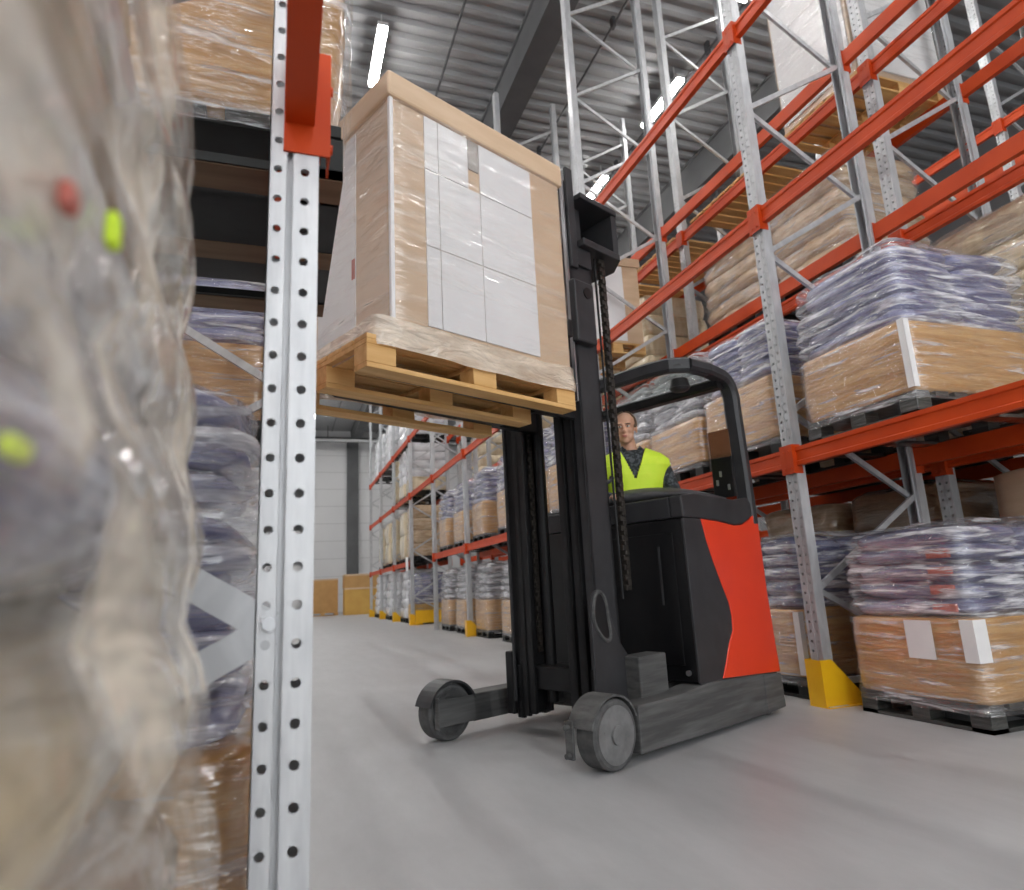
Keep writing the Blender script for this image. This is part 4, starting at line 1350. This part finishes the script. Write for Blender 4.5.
# ------------------------------------------------------------------ driver
HP = Vector((1.21, -0.03))   # head centre in truck coordinates (x=u, y=-v)
def driver():
    base = TO + ax_a * 1.28 - ax_L * (-0.03) + Vector((0, 0, 1.26))
    t = None
    # facing: mostly towards the camera and the forks
    face = (-ax_a * 0.75 + ax_L * 0.66).normalized()
    rz = math.atan2(face.y, face.x)
    body = MB()
    # local frame: x = forward, y = to his left, z up, origin at the seat
    def cap(p0, p1, r0, r1, n=16, sx=1.0):
        p0, p1 = Vector(p0), Vector(p1)
        body.cyl(p0, p1, r0, r1, n)
        body.ell(p0, (r0, r0, r0), None, n, 10)
        body.ell(p1, (r1, r1, r1), None, n, 10)
    # torso
    body.ell((0.0, 0, 0.12), (0.13, 0.17, 0.14))
    body.ell((0.01, 0, 0.28), (0.125, 0.165, 0.18))
    body.ell((0.015, 0, 0.43), (0.13, 0.185, 0.14))
    body.ell((0.0, 0, 0.52), (0.085, 0.17, 0.06))
    cap((0.0, 0, 0.52), (0.040, -0.026, 0.66), 0.060, 0.054)
    hc = Vector((0.060, -0.032, 0.740))
    yaw = radians(-11)   # head turned to his right, towards the load
    Rh = Matrix.Rotation(yaw, 3, 'Z') @ Matrix.Rotation(radians(4), 3, 'Y')
    def h(p):
        return hc + Rh @ Vector(p)
    body.ell(h((-0.012, 0, 0.035)), (0.098, 0.076, 0.088), Rh)      # skull
    body.ell(h((0.020, 0, -0.035)), (0.072, 0.062, 0.078), Rh)      # face
    body.ell(h((0.052, 0, -0.092)), (0.034, 0.036, 0.028), Rh)      # chin
    body.ell(h((0.045, 0.034, -0.070)), (0.035, 0.026, 0.032), Rh)  # jaw
    body.ell(h((0.045, -0.034, -0.070)), (0.035, 0.026, 0.032), Rh)
    body.ell(h((0.066, 0.036, -0.028)), (0.022, 0.022, 0.020), Rh)  # cheeks
    body.ell(h((0.066, -0.036, -0.028)), (0.022, 0.022, 0.020), Rh)
    body.ell(h((0.080, 0.028, 0.022)), (0.016, 0.030, 0.009), Rh)   # brows
    body.ell(h((0.080, -0.028, 0.022)), (0.016, 0.030, 0.009), Rh)
    body.ell(h((0.094, 0, -0.010)), (0.012, 0.010, 0.030), Rh)      # nose bridge
    body.ell(h((0.107, 0, -0.032)), (0.014, 0.015, 0.012), Rh)      # nose tip
    body.ell(h((0.086, 0, -0.066)), (0.014, 0.024, 0.012), Rh)      # mouth mass
    for s in (-1, 1):
        body.ell(h((-0.008, s * 0.078, -0.010)), (0.020, 0.010, 0.032), Rh)   # ears
    # arms with hands
    for s in (-1, 1):
        sh, el, wr = (0.0, s * 0.20, 0.48), (0.08, s * 0.27, 0.24), (0.30, s * 0.17, 0.20)
        cap(sh, el, 0.058, 0.045)
        cap(el, wr, 0.043, 0.030)
        body.ell((0.355, s * 0.155, 0.205), (0.052, 0.042, 0.018))
        for q in range(4):
            yy = s * (0.155 + 0.030 - 0.020 * q)
            ln = (0.060, 0.070, 0.066, 0.050)[q]
            cap((0.395, yy, 0.21), (0.395 + ln * 0.7, yy, 0.205), 0.0095, 0.009, 10)
            cap((0.395 + ln * 0.7, yy, 0.205), (0.395 + ln * 0.95, yy, 0.175), 0.009, 0.008, 10)
        cap((0.335, s * 0.115, 0.205), (0.375, s * 0.090, 0.20), 0.012, 0.010, 10)
    # legs, seated
    for s in (-1, 1):
        cap((0.03, s * 0.09, 0.06), (0.30, s * 0.11, 0.06), 0.078, 0.058)
        cap((0.30, s * 0.11, 0.06), (0.33, s * 0.11, -0.12), 0.055, 0.045)
    P = body.build('person', 'skin', None, base)
    P.rotation_euler = (0, 0, rz)
    tag(P, 'driver in yellow vest and dark checked shirt, seated in the truck cab', 'person')
    md = P.modifiers.new('remesh', 'REMESH')
    md.mode = 'VOXEL'
    md.voxel_size = 0.0065
    md.use_smooth_shade = True
    sm = P.modifiers.new('smooth', 'SMOOTH')
    sm.factor = 0.5
    sm.iterations = 4
    # hair: close cropped sides and back, receding front
    hr = MB()
    rings = []
    n = 36
    for i in range(9):
        ph = radians(-22 + 12.5 * i)
        ring = []
        for k in range(n):
            a_ = 2 * pi * k / n
            x = 0.101 * cos(a_) * cos(ph) - 0.014
            y_ = 0.0795 * sin(a_) * cos(ph)
            z = 0.035 + 0.090 * sin(ph)
            ring.append((x, y_, z))
        rings.append(ring)
    # keep only the part behind the hairline
    vs = [[hr.bm.verts.new(h(p)) for p in r_] for r_ in rings]
    for i in range(8):
        for k in range(n):
            pp = Vector(rings[i][k])
            if pp.x < (0.034 if pp.z > 0.0 else -0.022) - 0.35 * max(0, pp.z - 0.085):
                hr.bm.faces.new((vs[i][k], vs[i][(k + 1) % n], vs[i + 1][(k + 1) % n], vs[i + 1][k]))
    loose = [v for v in hr.bm.verts if not v.link_faces]
    bmesh.ops.delete(hr.bm, geom=loose, context='VERTS')
    ho = hr.build('hair', 'hair', P, smooth=True)
    so = ho.modifiers.new('thickness', 'SOLIDIFY')
    so.thickness = 0.008
    so.offset = 1.0
    for s in (-1, 1):
        MB().ell(h((0.083, s * 0.030, 0.004)), (0.0105, 0.0135, 0.0075), Rh, 14, 10).build('eye', 'eye', P, smooth=True)
        MB().ell(h((0.0925, s * 0.029, 0.004)), (0.003, 0.0055, 0.0060), Rh, 10, 8).build('iris', 'iris', P, smooth=True)
        MB().ell(h((0.094, s * 0.030, 0.022)), (0.006, 0.022, 0.0042), Rh, 12, 8).build('eyebrow', 'hair', P, smooth=True)
    MB().ell(h((0.098, 0, -0.063)), (0.006, 0.022, 0.0045), Rh, 14, 8).ell(h((0.096, 0, -0.071)), (0.006, 0.019, 0.0045), Rh, 14, 8).build('lips', 'lip', P, smooth=True)
    # shirt: torso + sleeves + collar
    sh = MB()
    def ringed(levels, m, n=40):
        rr = []
        for (x, y_, z, a_, b_) in levels:
            rr.append([(x + a_ * cos(2 * pi * k / n), y_ + b_ * math.copysign(abs(sin(2 * pi * k / n)) ** 0.85, sin(2 * pi * k / n)), z) for k in range(n)])
        m.grid_rings(rr)
    ringed([(0, 0, -0.02, 0.145, 0.185), (0.0, 0, 0.12, 0.142, 0.182), (0.01, 0, 0.28, 0.137, 0.178), (0.012, 0, 0.40, 0.140, 0.195), (0.012, 0, 0.48, 0.143, 0.20), (0.006, 0, 0.535, 0.118, 0.165), (0.004, 0, 0.575, 0.080, 0.085)], sh)
    for s in (-1, 1):
        a_, b_, c_ = Vector((0.0, s * 0.195, 0.475)), Vector((0.08, s * 0.27, 0.24)), Vector((0.29, s * 0.175, 0.20))
        sh.cyl(a_, b_, 0.070, 0.057, 20)
        sh.cyl(b_, c_, 0.055, 0.041, 20)
        sh.ell(a_, (0.070, 0.070, 0.070))
        sh.ell(b_, (0.057, 0.057, 0.057))
    so_ = sh.build('shirt', 'shirt', P, smooth=True)
    rm = so_.modifiers.new('remesh', 'REMESH')
    rm.mode = 'VOXEL'
    rm.voxel_size = 0.009
    rm.use_smooth_shade = True
    cl = MB()
    for s in (-1, 1):
        cl.bm.faces.new([cl.bm.verts.new(p) for p in ((0.085, s * 0.010, 0.535), (0.105, s * 0.055, 0.515), (0.065, s * 0.092, 0.575), (-0.01, s * 0.085, 0.600), (0.050, s * 0.060, 0.610))])
        cl.bm.faces.new([cl.bm.verts.new(p) for p in ((-0.01, s * 0.085, 0.600), (0.065, s * 0.092, 0.575), (0.0, s * 0.11, 0.565), (-0.07, s * 0.06, 0.575), (-0.07, s * 0.05, 0.61))])
    co = cl.build('collar', 'shirt', so_)
    q = co.modifiers.new('thickness', 'SOLIDIFY')
    q.thickness = 0.008
    # vest: open v-neck shell over the torso
    ve = MB()
    n = 260
    lv = [(0, -0.02, 0.162, 0.205), (0.0, 0.12, 0.160, 0.205), (0.01, 0.28, 0.157, 0.212), (0.014, 0.38, 0.162, 0.245), (0.014, 0.45, 0.160, 0.272), (0.010, 0.50, 0.148, 0.268), (0.006, 0.545, 0.125, 0.215), (0.004, 0.585, 0.092, 0.125)]
    rr = []
    # refine levels
    fine = []
    for a_, b_ in zip(lv, lv[1:]):
        for j in range(22):
            f = j / 22
            fine.append(tuple(a_[q] * (1 - f) + b_[q] * f for q in range(4)))
    fine.append(lv[-1])
    for (x, z, a_, b_) in fine:
        rr.append([(x + a_ * cos(2 * pi * k / n), b_ * math.copysign(abs(sin(2 * pi * k / n)) ** 0.85, sin(2 * pi * k / n)), z) for k in range(n)])
    vs = [[ve.bm.verts.new(p) for p in r_] for r_ in rr]
    for i in range(len(rr) - 1):
        for k in range(n):
            p = Vector(rr[i][k])
            pm = (Vector(rr[i][k]) + Vector(rr[i + 1][(k + 1) % n])) / 2
            vcut = pm.x > 0.0 and abs(pm.y) < (pm.z - 0.34) * 0.40
            if not vcut:
                ve.bm.faces.new((vs[i][k], vs[i][(k + 1) % n], vs[i + 1][(k + 1) % n], vs[i + 1][k]))
    loose = [v for v in ve.bm.verts if not v.link_faces]
    bmesh.ops.delete(ve.bm, geom=loose, context='VERTS')
    vo = ve.build('vest', 'vest', P, smooth=True)
    q = vo.modifiers.new('thickness', 'SOLIDIFY')
    q.thickness = 0.010
    return P
driver()

# ------------------------------------------------------------------ world and render look
w = bpy.data.worlds.new('world')
SC.world = w
w.use_nodes = True
w.node_tree.nodes['Background'].inputs['Color'].default_value = (0.8, 0.85, 0.9, 1)
w.node_tree.nodes['Background'].inputs['Strength'].default_value = 0.3
SC.view_settings.view_transform = 'Standard'
SC.view_settings.look = 'None'
SC.view_settings.exposure = 1.0
SC.view_settings.gamma = 1.0
SC.view_settings.use_curve_mapping = False
SC.cycles.max_bounces = 8
SC.cycles.transparent_max_bounces = 12
SC.cycles.caustics_reflective = False
SC.cycles.caustics_refractive = False
SC.cycles.sample_clamp_indirect = 6.0
